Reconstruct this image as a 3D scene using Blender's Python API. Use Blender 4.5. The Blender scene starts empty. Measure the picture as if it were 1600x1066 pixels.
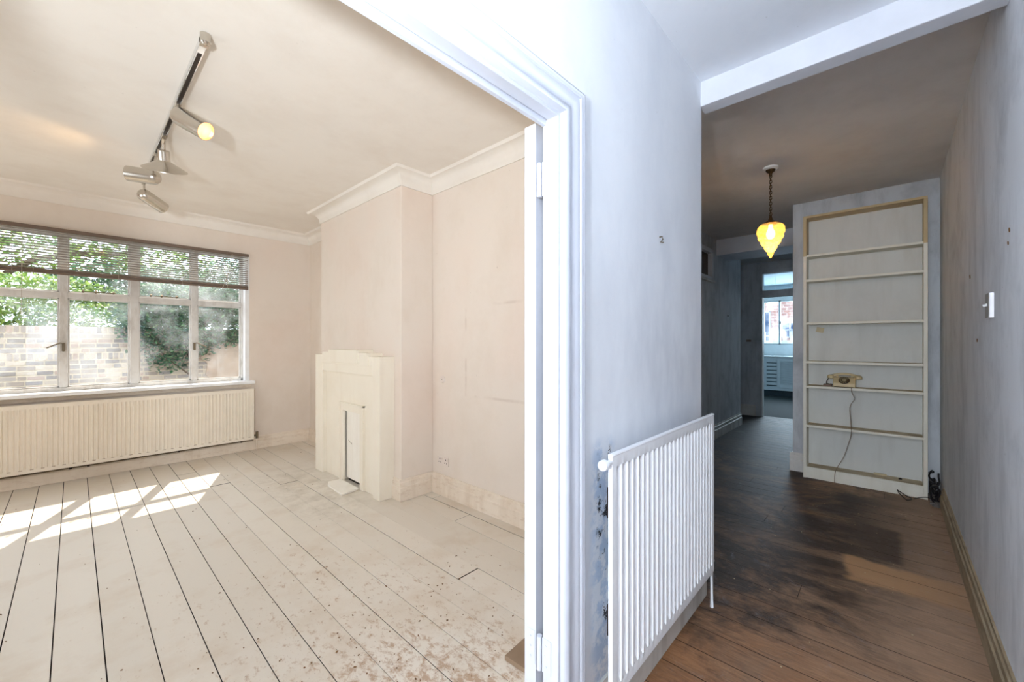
import bpy, math, random
from mathutils import Vector, Matrix
R = random.Random(7)
scn = bpy.context.scene
COL = scn.collection
PI = math.pi

# ------------------------------------------------------------------ camera
cam_d = bpy.data.cameras.new('camera'); cam = bpy.data.objects.new('camera', cam_d); COL.objects.link(cam)
cam_d.sensor_width = 36; cam_d.lens = 36*635.73/1600; cam_d.shift_y = 2/1600; cam_d.clip_start = 0.02
cam.location = (0, 0, 1.35)
cam.rotation_euler = (PI/2, 0, math.atan2(590, 635.73) - PI/2)
scn.camera = cam
# ------------------------------------------------------------------ world, sun, exposure
w = bpy.data.worlds.new('sky'); scn.world = w; w.use_nodes = True
bg = w.node_tree.nodes['Background']; bg.inputs[0].default_value = (0.78, 0.89, 1.0, 1); bg.inputs[1].default_value = 4.1
def lamp(name, typ, loc, energy, color, aim=None, **k):
    d = bpy.data.lights.new(name, typ); d.energy = energy; d.color = color
    for a, b in k.items(): setattr(d, a, b)
    o = bpy.data.objects.new(name, d); o.location = loc
    if aim is not None: o.rotation_euler = Vector(aim).to_track_quat('-Z', 'Y').to_euler()
    COL.objects.link(o); return o
lamp('sun', 'SUN', (3, 9, 8), 9, (1, .86, .70), aim=(-.405, -1, -1.266), angle=.006)
# daylight coming in at the panes of the front door behind the camera
lamp('front_door_daylight', 'AREA', (-2.95, .10, 1.50), 85, (.90, .95, 1), aim=(1, 0.02, 0), shape='RECTANGLE', size=.30, size_y=.50)
lamp('front_door_daylight_upper', 'AREA', (-2.95, .20, 2.40), 35, (.86, .92, 1), aim=(1, 0.1, .1), shape='RECTANGLE', size=.6, size_y=.2)
# the photographer's flash at head height beside the camera
lamp('flash', 'POINT', (-.70, .10, 1.50), 46, (.86, .94, 1), shadow_soft_size=.035)
lamp('flash_beam', 'SPOT', (-.70, .10, 1.50), 270, (.84, .92, 1), aim=(.36, .88, .46), spot_size=2.1, spot_blend=1, shadow_soft_size=.035)
# added warm fill lamp for the living room, then daylight at the kitchen window
lamp('living_room_fill', 'AREA', (-1.97, 3.4, 1.6), 4, (1, .80, .62), aim=(1, -.05, 0.05), shape='RECTANGLE', size=2.2, size_y=1.3)
lamp('kitchen_window_daylight', 'AREA', (12.72, 1.4, 1.9), 145, (.88, .95, 1), aim=(-1, 0, -.1), shape='RECTANGLE', size=2.0, size_y=1.1)
scn.view_settings.view_transform = 'Standard'; scn.view_settings.look = 'None'
scn.view_settings.gamma = 1; scn.view_settings.use_curve_mapping = False
scn.view_settings.exposure = 0.0
try: scn.cycles.max_bounces = 10; scn.cycles.diffuse_bounces = 7; scn.cycles.transparent_max_bounces = 24
except Exception: pass

# ------------------------------------------------------------------ materials
def s2l(c):
    return tuple(((v/255)/12.92 if v/255 <= .04045 else ((v/255+.055)/1.055)**2.4) for v in c)
class NT:
    def __init__(s, name):
        s.m = bpy.data.materials.new(name); s.m.use_nodes = True; s.t = s.m.node_tree; s.n = s.t.nodes
        s.b = s.n['Principled BSDF']; s.pos = s.n.new('ShaderNodeNewGeometry').outputs['Position']
    def link(s, a, b): s.t.links.new(a, b)
    def val(s, x, sock):
        if hasattr(x, 'links'): s.link(x, sock)
        else: sock.default_value = x
    def mapping(s, scale, loc=(0,0,0), rot=(0,0,0), src=None):
        n = s.n.new('ShaderNodeMapping'); s.link(src or s.pos, n.inputs[0]); n.inputs['Scale'].default_value = scale
        n.inputs['Location'].default_value = loc; n.inputs['Rotation'].default_value = rot; return n.outputs[0]
    def noise(s, scale=5, detail=5, rough=.6, vec=None, dist=0):
        n = s.n.new('ShaderNodeTexNoise'); s.link(vec or s.pos, n.inputs['Vector'])
        n.inputs['Scale'].default_value = scale; n.inputs['Detail'].default_value = detail
        n.inputs['Roughness'].default_value = rough; n.inputs['Distortion'].default_value = dist; return n.outputs['Fac']
    def ramp(s, f, a, b, lo=0., hi=1.):
        n = s.n.new('ShaderNodeMapRange'); n.clamp = True; s.val(f, n.inputs[0])
        n.inputs[1].default_value = a; n.inputs[2].default_value = b; n.inputs[3].default_value = lo; n.inputs[4].default_value = hi
        return n.outputs[0]
    def math(s, op, a, b=0.):
        n = s.n.new('ShaderNodeMath'); n.operation = op; s.val(a, n.inputs[0]); s.val(b, n.inputs[1]); return n.outputs[0]
    def mix(s, f, a, b, mode='MIX'):
        n = s.n.new('ShaderNodeMix'); n.data_type = 'RGBA'; n.blend_type = mode; s.val(f, n.inputs[0])
        for x, i in ((a, 6), (b, 7)):
            if isinstance(x, tuple): x = (*x[:3], 1)
            s.val(x, n.inputs[i])
        return n.outputs[2]
    def sep(s, v=None):
        n = s.n.new('ShaderNodeSeparateXYZ'); s.link(v or s.pos, n.inputs[0]); return n.outputs
    def box(s, x0, x1, y0, y1, soft=.03, warp=0., axes=(0, 1), wscale=6):
        """soft-edged box mask in world coordinates (a stain with a shape of its own)"""
        p = s.sep(); a, b = p[axes[0]], p[axes[1]]
        if warp:
            nn = s.math('MULTIPLY', s.math('SUBTRACT', s.noise(wscale, 3), .5), warp*2)
            a = s.math('ADD', a, nn); b = s.math('ADD', b, nn)
        f = s.math('MULTIPLY', s.ramp(a, x0-soft, x0+soft), s.ramp(a, x1-soft, x1+soft, 1, 0))
        g = s.math('MULTIPLY', s.ramp(b, y0-soft, y0+soft), s.ramp(b, y1-soft, y1+soft, 1, 0))
        return s.math('MULTIPLY', f, g)
    def bump(s, h, strength=.2, dist=.01):
        n = s.n.new('ShaderNodeBump'); n.inputs['Strength'].default_value = strength; n.inputs['Distance'].default_value = dist
        s.link(h, n.inputs['Height']); s.link(n.outputs[0], s.b.inputs['Normal'])
    def fin(s, col, rough=.6, metal=0., spec=.3):
        if isinstance(col, tuple): col = (*col[:3], 1)
        s.val(col, s.b.inputs['Base Color']); s.val(rough, s.b.inputs['Roughness'])
        s.b.inputs['Metallic'].default_value = metal; s.b.inputs['Specular IOR Level'].default_value = spec
        return s.m
def plain(name, rgb, rough=.55, metal=0., var=.08, nscale=8, spec=.3, bump=0.):
    t = NT(name); c = s2l(rgb); n = t.noise(nscale, 4)
    d = tuple(v*(1-var*2) for v in c)
    if bump: t.bump(t.noise(nscale*5, 5), bump, .004)
    return t.fin(t.mix(t.ramp(n, .4, .75), c, d), rough, metal, spec)
def wall_mat(name, rgb, dark, amount, streak=(3, 3, .5), blot=1.4, rough=.85, extra=None):
    t = NT(name); c = s2l(rgb); d = s2l(dark)
    f = t.ramp(t.noise(2.2, 6, .65, t.mapping(streak)), .48, .78)
    g = t.ramp(t.noise(blot, 5, .7), .5, .8)
    col = t.mix(t.math('MULTIPLY', t.math('MAXIMUM', f, g), amount), c, d)
    sp = t.ramp(t.noise(38, 2, .5), .76, .80)
    col = t.mix(t.math('MULTIPLY', sp, .5*amount), col, s2l((120, 105, 90)))
    if extra: col = extra(t, col)
    t.bump(t.noise(14, 8, .7), .12, .008)
    return t.fin(col, rough, 0, .2)

def cream_extra(t, col):
    # repainted square and rubbed outline on the wall by the chimney breast, pinkish blotches at random
    e1 = t.box(1.90, 2.60, .9, 1.66, .006, .004, (1, 2)); e2 = t.box(1.92, 2.58, .92, 1.64, .006, .004, (1, 2))
    line = t.math('MULTIPLY', t.math('SUBTRACT', e1, e2), t.ramp(t.noise(5, 3), .42, .6))
    col = t.mix(t.math('MULTIPLY', line, .2), col, s2l((150, 118, 90)))
    pk = t.ramp(t.noise(1.3, 2, .5, t.mapping((1, 1, .7), (3, 1, 4))), .5, .68)
    return t.mix(t.math('MULTIPLY', pk, .14), col, s2l((232, 196, 178)))
M = {}
M['cream_wall'] = wall_mat('cream wall paint', (228, 217, 205), (212, 197, 179), .45, streak=(1.2, 1.2, .8), extra=cream_extra)
M['cream_ceiling'] = wall_mat('off white ceiling paint', (234, 228, 219), (214, 202, 188), .4, streak=(1, 1, 1))
def hall_extra(t, col):
    # bare blue patches and black stains where the wall is scraped next to the radiator
    p = t.sep()
    near = t.math('MULTIPLY', t.box(1.20, 1.34, .05, .99, .03, .02, (0, 2), 20), t.ramp(t.noise(16, 6, .7), .45, .55))
    col = t.mix(t.math('MULTIPLY', near, .55), col, s2l((140, 172, 205)))
    blk = t.math('MULTIPLY', t.box(1.235, 1.32, .3, .97, .012, .02, (0, 2), 20), t.ramp(t.noise(11, 6, .8), .555, .59))
    col = t.mix(blk, col, s2l((45, 42, 42)))
    grey_zone = t.math('MULTIPLY', t.box(1.4, 2.35, .9, 1.7, .35, .1, (0, 2)), t.ramp(t.noise(4, 4, .6, t.mapping((1, 1, .4))), .38, .7))  # broad noisy grey area on the wall above the radiator
    return t.mix(t.math('MULTIPLY', grey_zone, .42), col, s2l((150, 155, 170)))
M['hall_wall'] = wall_mat('hall white paint', (228, 231, 236), (200, 205, 214), .4, streak=(1.5, 1.5, .7), extra=hall_extra)
M['grey_wall'] = wall_mat('grimy grey white paint', (228, 230, 233), (172, 174, 178), .7, streak=(2.4, 2.4, .7), blot=2.2)
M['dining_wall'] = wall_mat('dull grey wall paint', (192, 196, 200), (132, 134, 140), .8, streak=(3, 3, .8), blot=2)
M['hall_ceiling'] = wall_mat('hall ceiling paint', (226, 230, 236), (200, 206, 214), .4, streak=(1, 1, 1))
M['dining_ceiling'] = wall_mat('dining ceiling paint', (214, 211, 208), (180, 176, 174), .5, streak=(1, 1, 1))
M['white_gloss'] = plain('white gloss paint', (200, 204, 214), .38, var=.02)
M['beam_paint'] = plain('beam white paint', (212, 215, 222), .7, var=.05, nscale=4)
M['rad_white'] = plain('white radiator enamel', (232, 234, 238), .35, var=.02)
M['rad_cream'] = plain('cream radiator enamel', (238, 229, 214), .45, var=.03)
def skirt_extra(t, col):
    return t.mix(t.math('MULTIPLY', t.ramp(t.noise(9, 6, .75, t.mapping((1, 1, 3))), .52, .70), .4), col, s2l((180, 148, 116)))
M['cream_skirt'] = wall_mat('chipped cream skirting paint', (234, 222, 206), (200, 178, 152), .5, extra=skirt_extra, rough=.5)
M['raw_skirt'] = wall_mat('bare grimy skirting wood', (176, 160, 132), (96, 82, 62), .9, streak=(2, 9, 9), rough=.6)
M['hall_skirt'] = wall_mat('dirty white skirting', (205, 203, 198), (130, 122, 112), .8, rough=.5)
M['fire_paint'] = wall_mat('cream fireplace gloss', (238, 230, 214), (224, 210, 188), .4, rough=.45)
M['fire_board'] = wall_mat('white painted fire board', (243, 238, 228), (222, 212, 196), .5, rough=.5)
M['gap_dark'] = plain('dark gap', (40, 32, 26), .9)
M['frame_paint'] = wall_mat('grimy window paint', (216, 214, 210), (160, 150, 138), .8, streak=(5, 5, 1.5), rough=.5)
M['sill_paint'] = plain('sill white paint', (240, 241, 242), .45, var=.05)
M['brass'] = plain('tarnished metal', (130, 118, 98), .4, .9, var=.2)
M['steel'] = plain('brushed steel', (206, 200, 190), .27, 1., var=.04, nscale=30)
M['chrome'] = plain('chrome', (225, 225, 225), .12, 1., var=0)
M['dark_metal'] = plain('dark track slot', (46, 38, 34), .4, .3)
M['slat'] = plain('grey brown blind slat', (166, 158, 148), .45, .1, var=.05)
M['blind_rail'] = plain('blind rail paint', (118, 102, 90), .45, .2, var=.05)
M['cord'] = plain('blind cord', (190, 180, 166), .8)
M['shelf'] = wall_mat('aged white bookcase paint', (224, 221, 208), (190, 180, 156), .5, rough=.5)
M['shelf_back'] = wall_mat('grey white bookcase back', (204, 205, 200), (178, 176, 168), .5, rough=.6)
M['shelf_yellow'] = wall_mat('yellowed bookcase wood', (190, 170, 132), (160, 136, 98), .6, rough=.5)
M['shelf_dusty'] = wall_mat('dusty shelf top', (190, 178, 152), (128, 108, 82), .95, blot=5, rough=.8)
M['phone'] = plain('ivory plastic', (196, 178, 138), .3, var=.04)
M['phone_dark'] = plain('dark dial', (70, 62, 48), .35)
M['phone_clear'] = plain('dial centre', (150, 138, 108), .25)
M['cable'] = plain('brown cable', (128, 112, 94), .6)
M['black'] = plain('black rubber', (30, 29, 32), .7, bump=.4)
M['paper'] = plain('buff paper', (198, 182, 148), .8)
M['plank_wood'] = wall_mat('bare offcut wood', (150, 128, 106), (112, 90, 70), .8, streak=(3, 14, 3), rough=.7)
M['switch'] = plain('switch plastic', (236, 236, 238), .3, var=.02)
M['switch_grey'] = plain('old metal switch plate', (150, 146, 142), .4, .3)
M['socket_p'] = plain('socket plastic', (226, 214, 204), .4, var=.02)
M['rubble'] = wall_mat('dusty rubble', (120, 114, 110), (40, 38, 38), .9, blot=20)
M['chip'] = plain('brown dirt flake', (120, 86, 52), .8, var=.2, nscale=40)
M['kitchen_wall'] = plain('pale kitchen paint', (206, 216, 219), .7, var=.04)
M['kitchen_unit'] = plain('pale blue grey units', (186, 198, 204), .5, var=.04)
M['kitchen_dark'] = plain('unit shadow gap', (50, 64, 72), .7)
M['kitchen_floor'] = plain('dark green lino', (30, 40, 42), .85, var=.1)
M['ceramic'] = plain('white ceramic', (238, 236, 232), .3, var=.02)
M['rose_brass'] = plain('aged brass', (96, 74, 48), .45, .8, var=.25, nscale=60)

def floor_paint():
    t = NT('worn cream floor paint')
    rnd = t.n.new('ShaderNodeObjectInfo').outputs['Random']
    base = t.mix(rnd, s2l((226, 219, 207)), s2l((217, 209, 196)))
    fine = t.noise(26, 9, .75, t.mapping((1, .6, 1)))
    big = t.noise(1.1, 4, .6, t.mapping((1, 1, 1), (2, 3, 0)))
    p = t.sep()
    # heavier traffic wear where people step in through the doorway
    near = t.ramp(p[1], 3.4, 1.2)
    ex = t.math('MULTIPLY', near, t.ramp(t.math('ABSOLUTE', t.math('SUBTRACT', p[0], .85)), 1.1, .15, .0, 1))
    thr = t.math('ADD', fine, t.math('ADD', t.math('MULTIPLY', ex, .19), t.math('MULTIPLY', t.math('SUBTRACT', big, .5), .22)))
    worn = t.ramp(thr, .64, .76)
    col = t.mix(t.math('MULTIPLY', worn, .75), base, s2l((168, 132, 98)))
    stain = t.ramp(t.math('ADD', t.noise(2.6, 6, .65), t.math('MULTIPLY', ex, .08)), .52, .75)
    col = t.mix(t.math('MULTIPLY', stain, .38), col, s2l((190, 164, 132)))
    chips = t.ramp(t.math('ADD', t.noise(60, 5, .8, t.mapping((1, .8, 1), (5, 1, 0))), t.math('MULTIPLY', ex, .085)), .685, .725)
    col = t.mix(t.math('MULTIPLY', chips, .7), col, s2l((112, 78, 50)))
    hz = t.math('MULTIPLY', t.box(1.2, 1.76, 3.1, 4.7, .15, .2), t.ramp(t.noise(7, 7, .75), .42, .62))
    col = t.mix(t.math('MULTIPLY', hz, .35), col, s2l((150, 136, 112)))
    t.bump(fine, .25, .003)
    return t.fin(col, t.ramp(worn, 0, 1, .5, .8), 0, .35)
M['floor_paint'] = floor_paint()
def dark_floor():
    t = NT('dark stained worn floorboard')
    rnd = t.n.new('ShaderNodeObjectInfo').outputs['Random']
    grain = t.noise(9, 10, .72, t.mapping((7, .9, 4)), .8)
    fine = t.noise(24, 9, .8, t.mapping((5, 1, 3)))
    blot = t.noise(3.0, 8, .72, t.mapping((1, .75, 1), (4, 1, 0)), .6)
    col = t.mix(t.ramp(grain, .32, .68), s2l((74, 50, 34)), s2l((164, 122, 88)))
    col = t.mix(t.math('MULTIPLY', rnd, .5), col, s2l((84, 58, 40)))
    p = t.sep()
    # bare brown wood near the bookcase and the right wall, black stain up the middle
    bare = t.math('MULTIPLY', t.ramp(t.math('ADD', p[1], t.math('MULTIPLY', blot, .5)), .80, .20), t.ramp(p[0], 1.2, 3.4, .5, 1))
    bare = t.math('MULTIPLY', bare, t.ramp(grain, .2, .8, .6, 1))
    col = t.mix(t.math('MULTIPLY', bare, .80), col, s2l((190, 160, 134)))
    near = t.math('MULTIPLY', t.ramp(p[0], 2.6, 1.7), t.ramp(blot, .38, .62))
    col = t.mix(t.math('MULTIPLY', near, .55), col, s2l((164, 112, 70)))
    blk = t.math('MULTIPLY', t.ramp(t.math('ADD', t.noise(1.7, 8, .72, t.mapping((1, .8, 1), (1.3, 2.1, 0)), .5), t.math('MULTIPLY', t.ramp(p[0], 1.9, 2.8), .07)), .46, .60), t.ramp(t.math('ADD', p[1], t.math('MULTIPLY', blot, .4)), .0, .45, .15, 1))
    col = t.mix(t.math('MULTIPLY', blk, .86), col, s2l((30, 23, 21)))
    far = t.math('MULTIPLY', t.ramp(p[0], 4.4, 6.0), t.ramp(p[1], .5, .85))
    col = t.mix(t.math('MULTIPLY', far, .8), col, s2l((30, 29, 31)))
    patch = t.math('MULTIPLY', t.box(3.02, 3.34, -.34, .20, .02, .10, (0, 1), 4), t.ramp(p[1], -.34, -.05, .35, 1))
    col = t.mix(t.math('MULTIPLY', patch, .80), col, s2l((196, 152, 108)))
    rect = t.math('MULTIPLY', t.box(3.40, 3.98, -.055, .42, .02, .012), t.ramp(p[1], .42, .0, .1, 1))
    col = t.mix(t.math('MULTIPLY', rect, .78), col, s2l((56, 40, 30)))
    dust = t.math('MULTIPLY', t.ramp(t.noise(3.4, 10, .85, t.mapping((1, 1, 1), (7.7, 3, 0)), 1.8), .55, .70), t.ramp(fine, .40, .62))
    col = t.mix(t.math('MULTIPLY', dust, .60), col, s2l((158, 158, 164)))
    sp = t.ramp(t.noise(85, 2, .6), .74, .77)
    col = t.mix(t.math('MULTIPLY', sp, .55), col, s2l((190, 186, 180)))
    t.bump(fine, .4, .004)
    return t.fin(col, t.ramp(fine, .3, .7, .40, .75), 0, .4)
M['dark_floor'] = dark_floor()
def brick_mat(name, island=False):
    t = NT(name)
    rnd = t.n.new('ShaderNodeNewGeometry').outputs['Random Per Island'] if island else t.n.new('ShaderNodeObjectInfo').outputs['Random']
    cr = t.n.new('ShaderNodeValToRGB'); cr.color_ramp.interpolation = 'CONSTANT'; t.link(rnd, cr.inputs[0])
    cols = [(160, 152, 146), (128, 124, 122), (166, 146, 134), (180, 168, 154), (138, 134, 134), (188, 178, 164), (150, 140, 132), (120, 116, 116)]
    el = cr.color_ramp.elements; el[0].color = (*s2l(cols[0]), 1); el[1].position = .99; el[1].color = (*s2l(cols[-1]), 1)
    for i, c in enumerate(cols[1:-1]):
        e = el.new((i+1)/8); e.color = (*s2l(c), 1)
    col = t.mix(t.ramp(t.noise(18, 6, .7), .35, .7, 0, .4), cr.outputs[0], s2l((176, 160, 140)))
    t.bump(t.noise(60, 5), .4, .006)
    return t.fin(col, .9, 0, .1)
M['brick'] = brick_mat('weathered stock brick'); M['brick_far'] = brick_mat('weathered stock bricks joined', True)
M['mortar'] = plain('pale lime mortar', (206, 194, 172), .95, var=.15, nscale=20, bump=.3)
M['render'] = wall_mat('stained cement render', (176, 156, 138), (122, 108, 96), .8, streak=(1, 1, .5), blot=3)
M['ground'] = plain('garden ground', (96, 92, 80), .95, var=.2, nscale=3)
def leaf_mat(name, cols):
    t = NT(name); rnd = t.n.new('ShaderNodeNewGeometry').outputs['Random Per Island']
    cr = t.n.new('ShaderNodeValToRGB'); t.link(rnd, cr.inputs[0]); el = cr.color_ramp.elements
    el[0].color = (*s2l(cols[0]), 1); el[1].color = (*s2l(cols[-1]), 1)
    for i, c in enumerate(cols[1:-1]): e = el.new((i+1)/(len(cols)-1)); e.color = (*s2l(c), 1)
    t.fin(cr.outputs[0], .45, 0, .4)
    tr = t.n.new('ShaderNodeBsdfTranslucent'); t.link(cr.outputs[0], tr.inputs[0])
    mx = t.n.new('ShaderNodeMixShader'); mx.inputs[0].default_value = .35
    t.link(t.b.outputs[0], mx.inputs[1]); t.link(tr.outputs[0], mx.inputs[2])
    t.link(mx.outputs[0], t.n['Material Output'].inputs['Surface']); return t.m
M['ivy'] = leaf_mat('ivy leaves', [(40, 84, 62), (70, 120, 80), (30, 66, 56), (110, 150, 100), (56, 100, 84)])
M['leaf_light'] = leaf_mat('light green leaves', [(120, 150, 60), (90, 130, 56), (160, 180, 90), (70, 110, 60)])
M['bark'] = plain('bark', (92, 76, 60), .9, var=.2, nscale=20, bump=.5)
def glass(name, haze, hz_scale=2.2, tint=(1, 1, 1)):
    t = NT(name)
    tr = t.n.new('ShaderNodeBsdfTransparent'); tr.inputs[0].default_value = (*tint, 1)
    gl = t.n.new('ShaderNodeBsdfGlossy'); gl.inputs['Roughness'].default_value = .02
    df = t.n.new('ShaderNodeBsdfTranslucent'); df.inputs[0].default_value = (.95, .97, 1, 1)
    m1 = t.n.new('ShaderNodeMixShader'); m1.inputs[0].default_value = .05
    t.link(tr.outputs[0], m1.inputs[1]); t.link(gl.outputs[0], m1.inputs[2])
    m2 = t.n.new('ShaderNodeMixShader')
    t.val(t.math('MULTIPLY', t.ramp(t.noise(hz_scale, 5, .6), .42, .72), haze), m2.inputs[0])  # noise haze: dust smears plus white glare mixed into the glass
    t.link(m1.outputs[0], m2.inputs[1]); t.link(df.outputs[0], m2.inputs[2])
    t.link(m2.outputs[0], t.n['Material Output'].inputs['Surface']); return t.m
M['pane'] = glass('dusty window glass with glare', .13)
M['pane_clear'] = glass('clear kitchen glass', .05, tint=(.88, .95, 1))
M['brown_pane'] = plain('brown obscured glass', (74, 54, 34), .25, var=.15, nscale=12)
def emis(name, col, strength, tex=None):
    t = NT(name); t.fin(col, .3)
    t.b.inputs['Emission Color'].default_value = (*col, 1); t.b.inputs['Emission Strength'].default_value = strength
    return t.m
M['bulb'] = emis('lit tungsten bulb', (1, .84, .55), 8)
M['bulb_white'] = emis('lit kitchen bulb', (.9, .97, 1), 25)
M['reflector'] = emis('lit lamp inside', (1, .72, .42), .22)
def amber():
    t = NT('amber moulded glass, lit from inside')
    vo = t.n.new('ShaderNodeTexVoronoi'); t.link(t.pos, vo.inputs[0]); vo.inputs['Scale'].default_value = 42
    d = t.ramp(vo.outputs['Distance'], 0, .7)
    col = t.mix(d, (1, .56, .08), (1, .72, .22))
    t.fin(col, .15, 0, .6); t.bump(vo.outputs['Distance'], .8, .01)
    t.link(col, t.b.inputs['Emission Color']); t.b.inputs['Emission Strength'].default_value = .42
    tr = t.n.new('ShaderNodeBsdfTransparent'); tr.inputs[0].default_value = (1, .80, .50, 1)
    mx = t.n.new('ShaderNodeMixShader'); mx.inputs[0].default_value = .42
    t.link(t.b.outputs[0], mx.inputs[1]); t.link(tr.outputs[0], mx.inputs[2])
    t.link(mx.outputs[0], t.n['Material Output'].inputs['Surface']); return t.m
M['amber'] = amber()
def far_brick():
    t = NT('distant red brick facade'); b = t.n.new('ShaderNodeTexBrick')
    t.link(t.mapping((1, 1, 1), rot=(PI/2, 0, PI/2)), b.inputs[0])
    t.link(t.mapping((1, 1, 1), rot=(0, 0, 0)), b.inputs[0])
    cx = t.n.new('ShaderNodeCombineXYZ'); p = t.sep(); t.link(p[1], cx.inputs[0]); t.link(p[2], cx.inputs[1]); t.link(cx.outputs[0], b.inputs[0])
    b.inputs['Scale'].default_value = 2.2; b.inputs['Color1'].default_value = (*s2l((186, 132, 116)), 1); b.inputs['Color2'].default_value = (*s2l((160, 116, 108)), 1)
    b.inputs['Mortar'].default_value = (*s2l((205, 190, 180)), 1); b.inputs['Mortar Size'].default_value = .015
    return t.fin(b.outputs[0], .9, 0, .1)
M['far_brick'] = far_brick()

# ------------------------------------------------------------------ mesh builder
class MB:
    def __init__(s): s.v = []; s.f = []
    def box(s, x0, x1, y0, y1, z0, z1):
        if x0 > x1: x0, x1 = x1, x0
        if y0 > y1: y0, y1 = y1, y0
        if z0 > z1: z0, z1 = z1, z0
        b = len(s.v)
        s.v += [(x0,y0,z0),(x1,y0,z0),(x1,y1,z0),(x0,y1,z0),(x0,y0,z1),(x1,y0,z1),(x1,y1,z1),(x0,y1,z1)]
        s.f += [tuple(b+i for i in q) for q in ((0,3,2,1),(4,5,6,7),(0,1,5,4),(1,2,6,5),(2,3,7,6),(3,0,4,7))]
        return s
    def obox(s, c, size, rot):
        """oriented box"""
        h = Vector(size)/2; b = len(s.v)
        for z in (-1, 1):
            for x, y in ((-1,-1),(1,-1),(1,1),(-1,1)): s.v.append(tuple(Vector(c) + rot @ Vector((x*h.x, y*h.y, z*h.z))))
        s.f += [tuple(b+i for i in q) for q in ((0,3,2,1),(4,5,6,7),(0,1,5,4),(1,2,6,5),(2,3,7,6),(3,0,4,7))]
        return s
    def lathe(s, prof, base, axis=(0,0,1), n=24, closed=False):
        """prof: list of (r, h) along axis"""
        q = Vector(axis).normalized().to_track_quat('Z', 'Y').to_matrix(); base = Vector(base); b = len(s.v)
        for r, h in prof:
            for k in range(n):
                a = 2*PI*k/n; s.v.append(tuple(base + q @ Vector((r*math.cos(a), r*math.sin(a), h))))
        for i in range(len(prof)-1):
            for k in range(n):
                k2 = (k+1) % n; s.f.append((b+i*n+k, b+i*n+k2, b+(i+1)*n+k2, b+(i+1)*n+k))
        if closed:
            s.f.append(tuple(b+k for k in reversed(range(n)))); e = b+(len(prof)-1)*n; s.f.append(tuple(e+k for k in range(n)))
        return s
    def cyl(s, p0, p1, r, r1=None, n=16):
        p0, p1 = Vector(p0), Vector(p1); r1 = r if r1 is None else r1
        return s.lathe([(r, 0), (r1, (p1-p0).length)], p0, p1-p0, n, True)
    def tube(s, pts, r, n=8):
        pts = [Vector(p) for p in pts]; b = len(s.v); m = len(pts)
        for i, p in enumerate(pts):
            d = (pts[min(i+1, m-1)] - pts[max(i-1, 0)]).normalized(); q = d.to_track_quat('Z', 'Y').to_matrix()
            for k in range(n):
                a = 2*PI*k/n; s.v.append(tuple(p + q @ Vector((r*math.cos(a), r*math.sin(a), 0))))
        for i in range(m-1):
            for k in range(n):
                k2 = (k+1) % n; s.f.append((b+i*n+k, b+i*n+k2, b+(i+1)*n+k2, b+(i+1)*n+k))
        s.f.append(tuple(b+k for k in reversed(range(n)))); s.f.append(tuple(b+(m-1)*n+k for k in range(n)))
        return s
    def prism(s, poly, lo, hi, axis):
        """poly of 2D points extruded along axis (0,1,2); remaining axes in order"""
        b = len(s.v); n = len(poly); o = [i for i in range(3) if i != axis]
        for h in (lo, hi):
            for p in poly:
                v = [0, 0, 0]; v[axis] = h; v[o[0]] = p[0]; v[o[1]] = p[1]; s.v.append(tuple(v))
        s.f.append(tuple(b+i for i in range(n))); s.f.append(tuple(b+n+i for i in reversed(range(n))))
        for i in range(n): j = (i+1) % n; s.f.append((b+i, b+n+i, b+n+j, b+j))
        return s
    def sweep(s, prof_pts_at, closed=False):
        """list of rings with equal point counts"""
        b = len(s.v); n = len(prof_pts_at[0])
        for ring in prof_pts_at: s.v += [tuple(p) for p in ring]
        for i in range(len(prof_pts_at)-1):
            for k in range(n-1): s.f.append((b+i*n+k, b+i*n+k+1, b+(i+1)*n+k+1, b+(i+1)*n+k))
        return s
    def build(s, name, mat, parent=None, smooth=False, bevel=0., seg=2):
        off = Vector(parent.get('_wloc', parent.location)) if parent else Vector((0, 0, 0))
        me = bpy.data.meshes.new(name); me.from_pydata([tuple(Vector(v)-off) for v in s.v], [], s.f)
        import bmesh
        bm = bmesh.new(); bm.from_mesh(me); bmesh.ops.recalc_face_normals(bm, faces=bm.faces); bm.to_mesh(me); bm.free()
        me.materials.append(M[mat] if isinstance(mat, str) else mat)
        o = bpy.data.objects.new(name, me); COL.objects.link(o)
        if parent: o.parent = parent
        if smooth:
            for p in me.polygons: p.use_smooth = True
            md = o.modifiers.new('ws', 'EDGE_SPLIT'); md.split_angle = .6
        if bevel:
            md = o.modifiers.new('bv', 'BEVEL'); md.width = bevel; md.segments = seg; md.limit_method = 'ANGLE'
        return o
def mb(): return MB()
def thing(name, loc, label=None, cat=None, group=None, kind=None):
    o = bpy.data.objects.new(name, None); o.location = loc; o.empty_display_size = .05; COL.objects.link(o)
    return tag(o, label, cat, group, kind)
def tag(o, label=None, cat=None, group=None, kind=None):
    if label: o['label'] = label
    if cat: o['category'] = cat
    if group: o['group'] = group
    if kind: o['kind'] = kind
    return o
def S(o, label=None): o['kind'] = 'structure'; 
def struct(name, m, mat, label=None, **k):
    o = m.build(name, mat, **k); o['kind'] = 'structure'
    if label: o['label'] = label; o['category'] = name.split('_')[0]
    return o
def sub(o):
    """let a mesh part at its parent's origin host sub-parts"""
    o['_wloc'] = tuple(o.parent.location) if o.parent else (0, 0, 0); return o

# ------------------------------------------------------------------ main dimensions
YW = .74; YB = .78           # thin partition between hall and living room
XR = 2.225                   # living room right wall
YF = 5.88                    # window wall
HL, HF, HD = 2.81, 2.74, 2.80
YR = -.325                   # hall right wall
XO = .985; ZO = 2.03         # doorway
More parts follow.
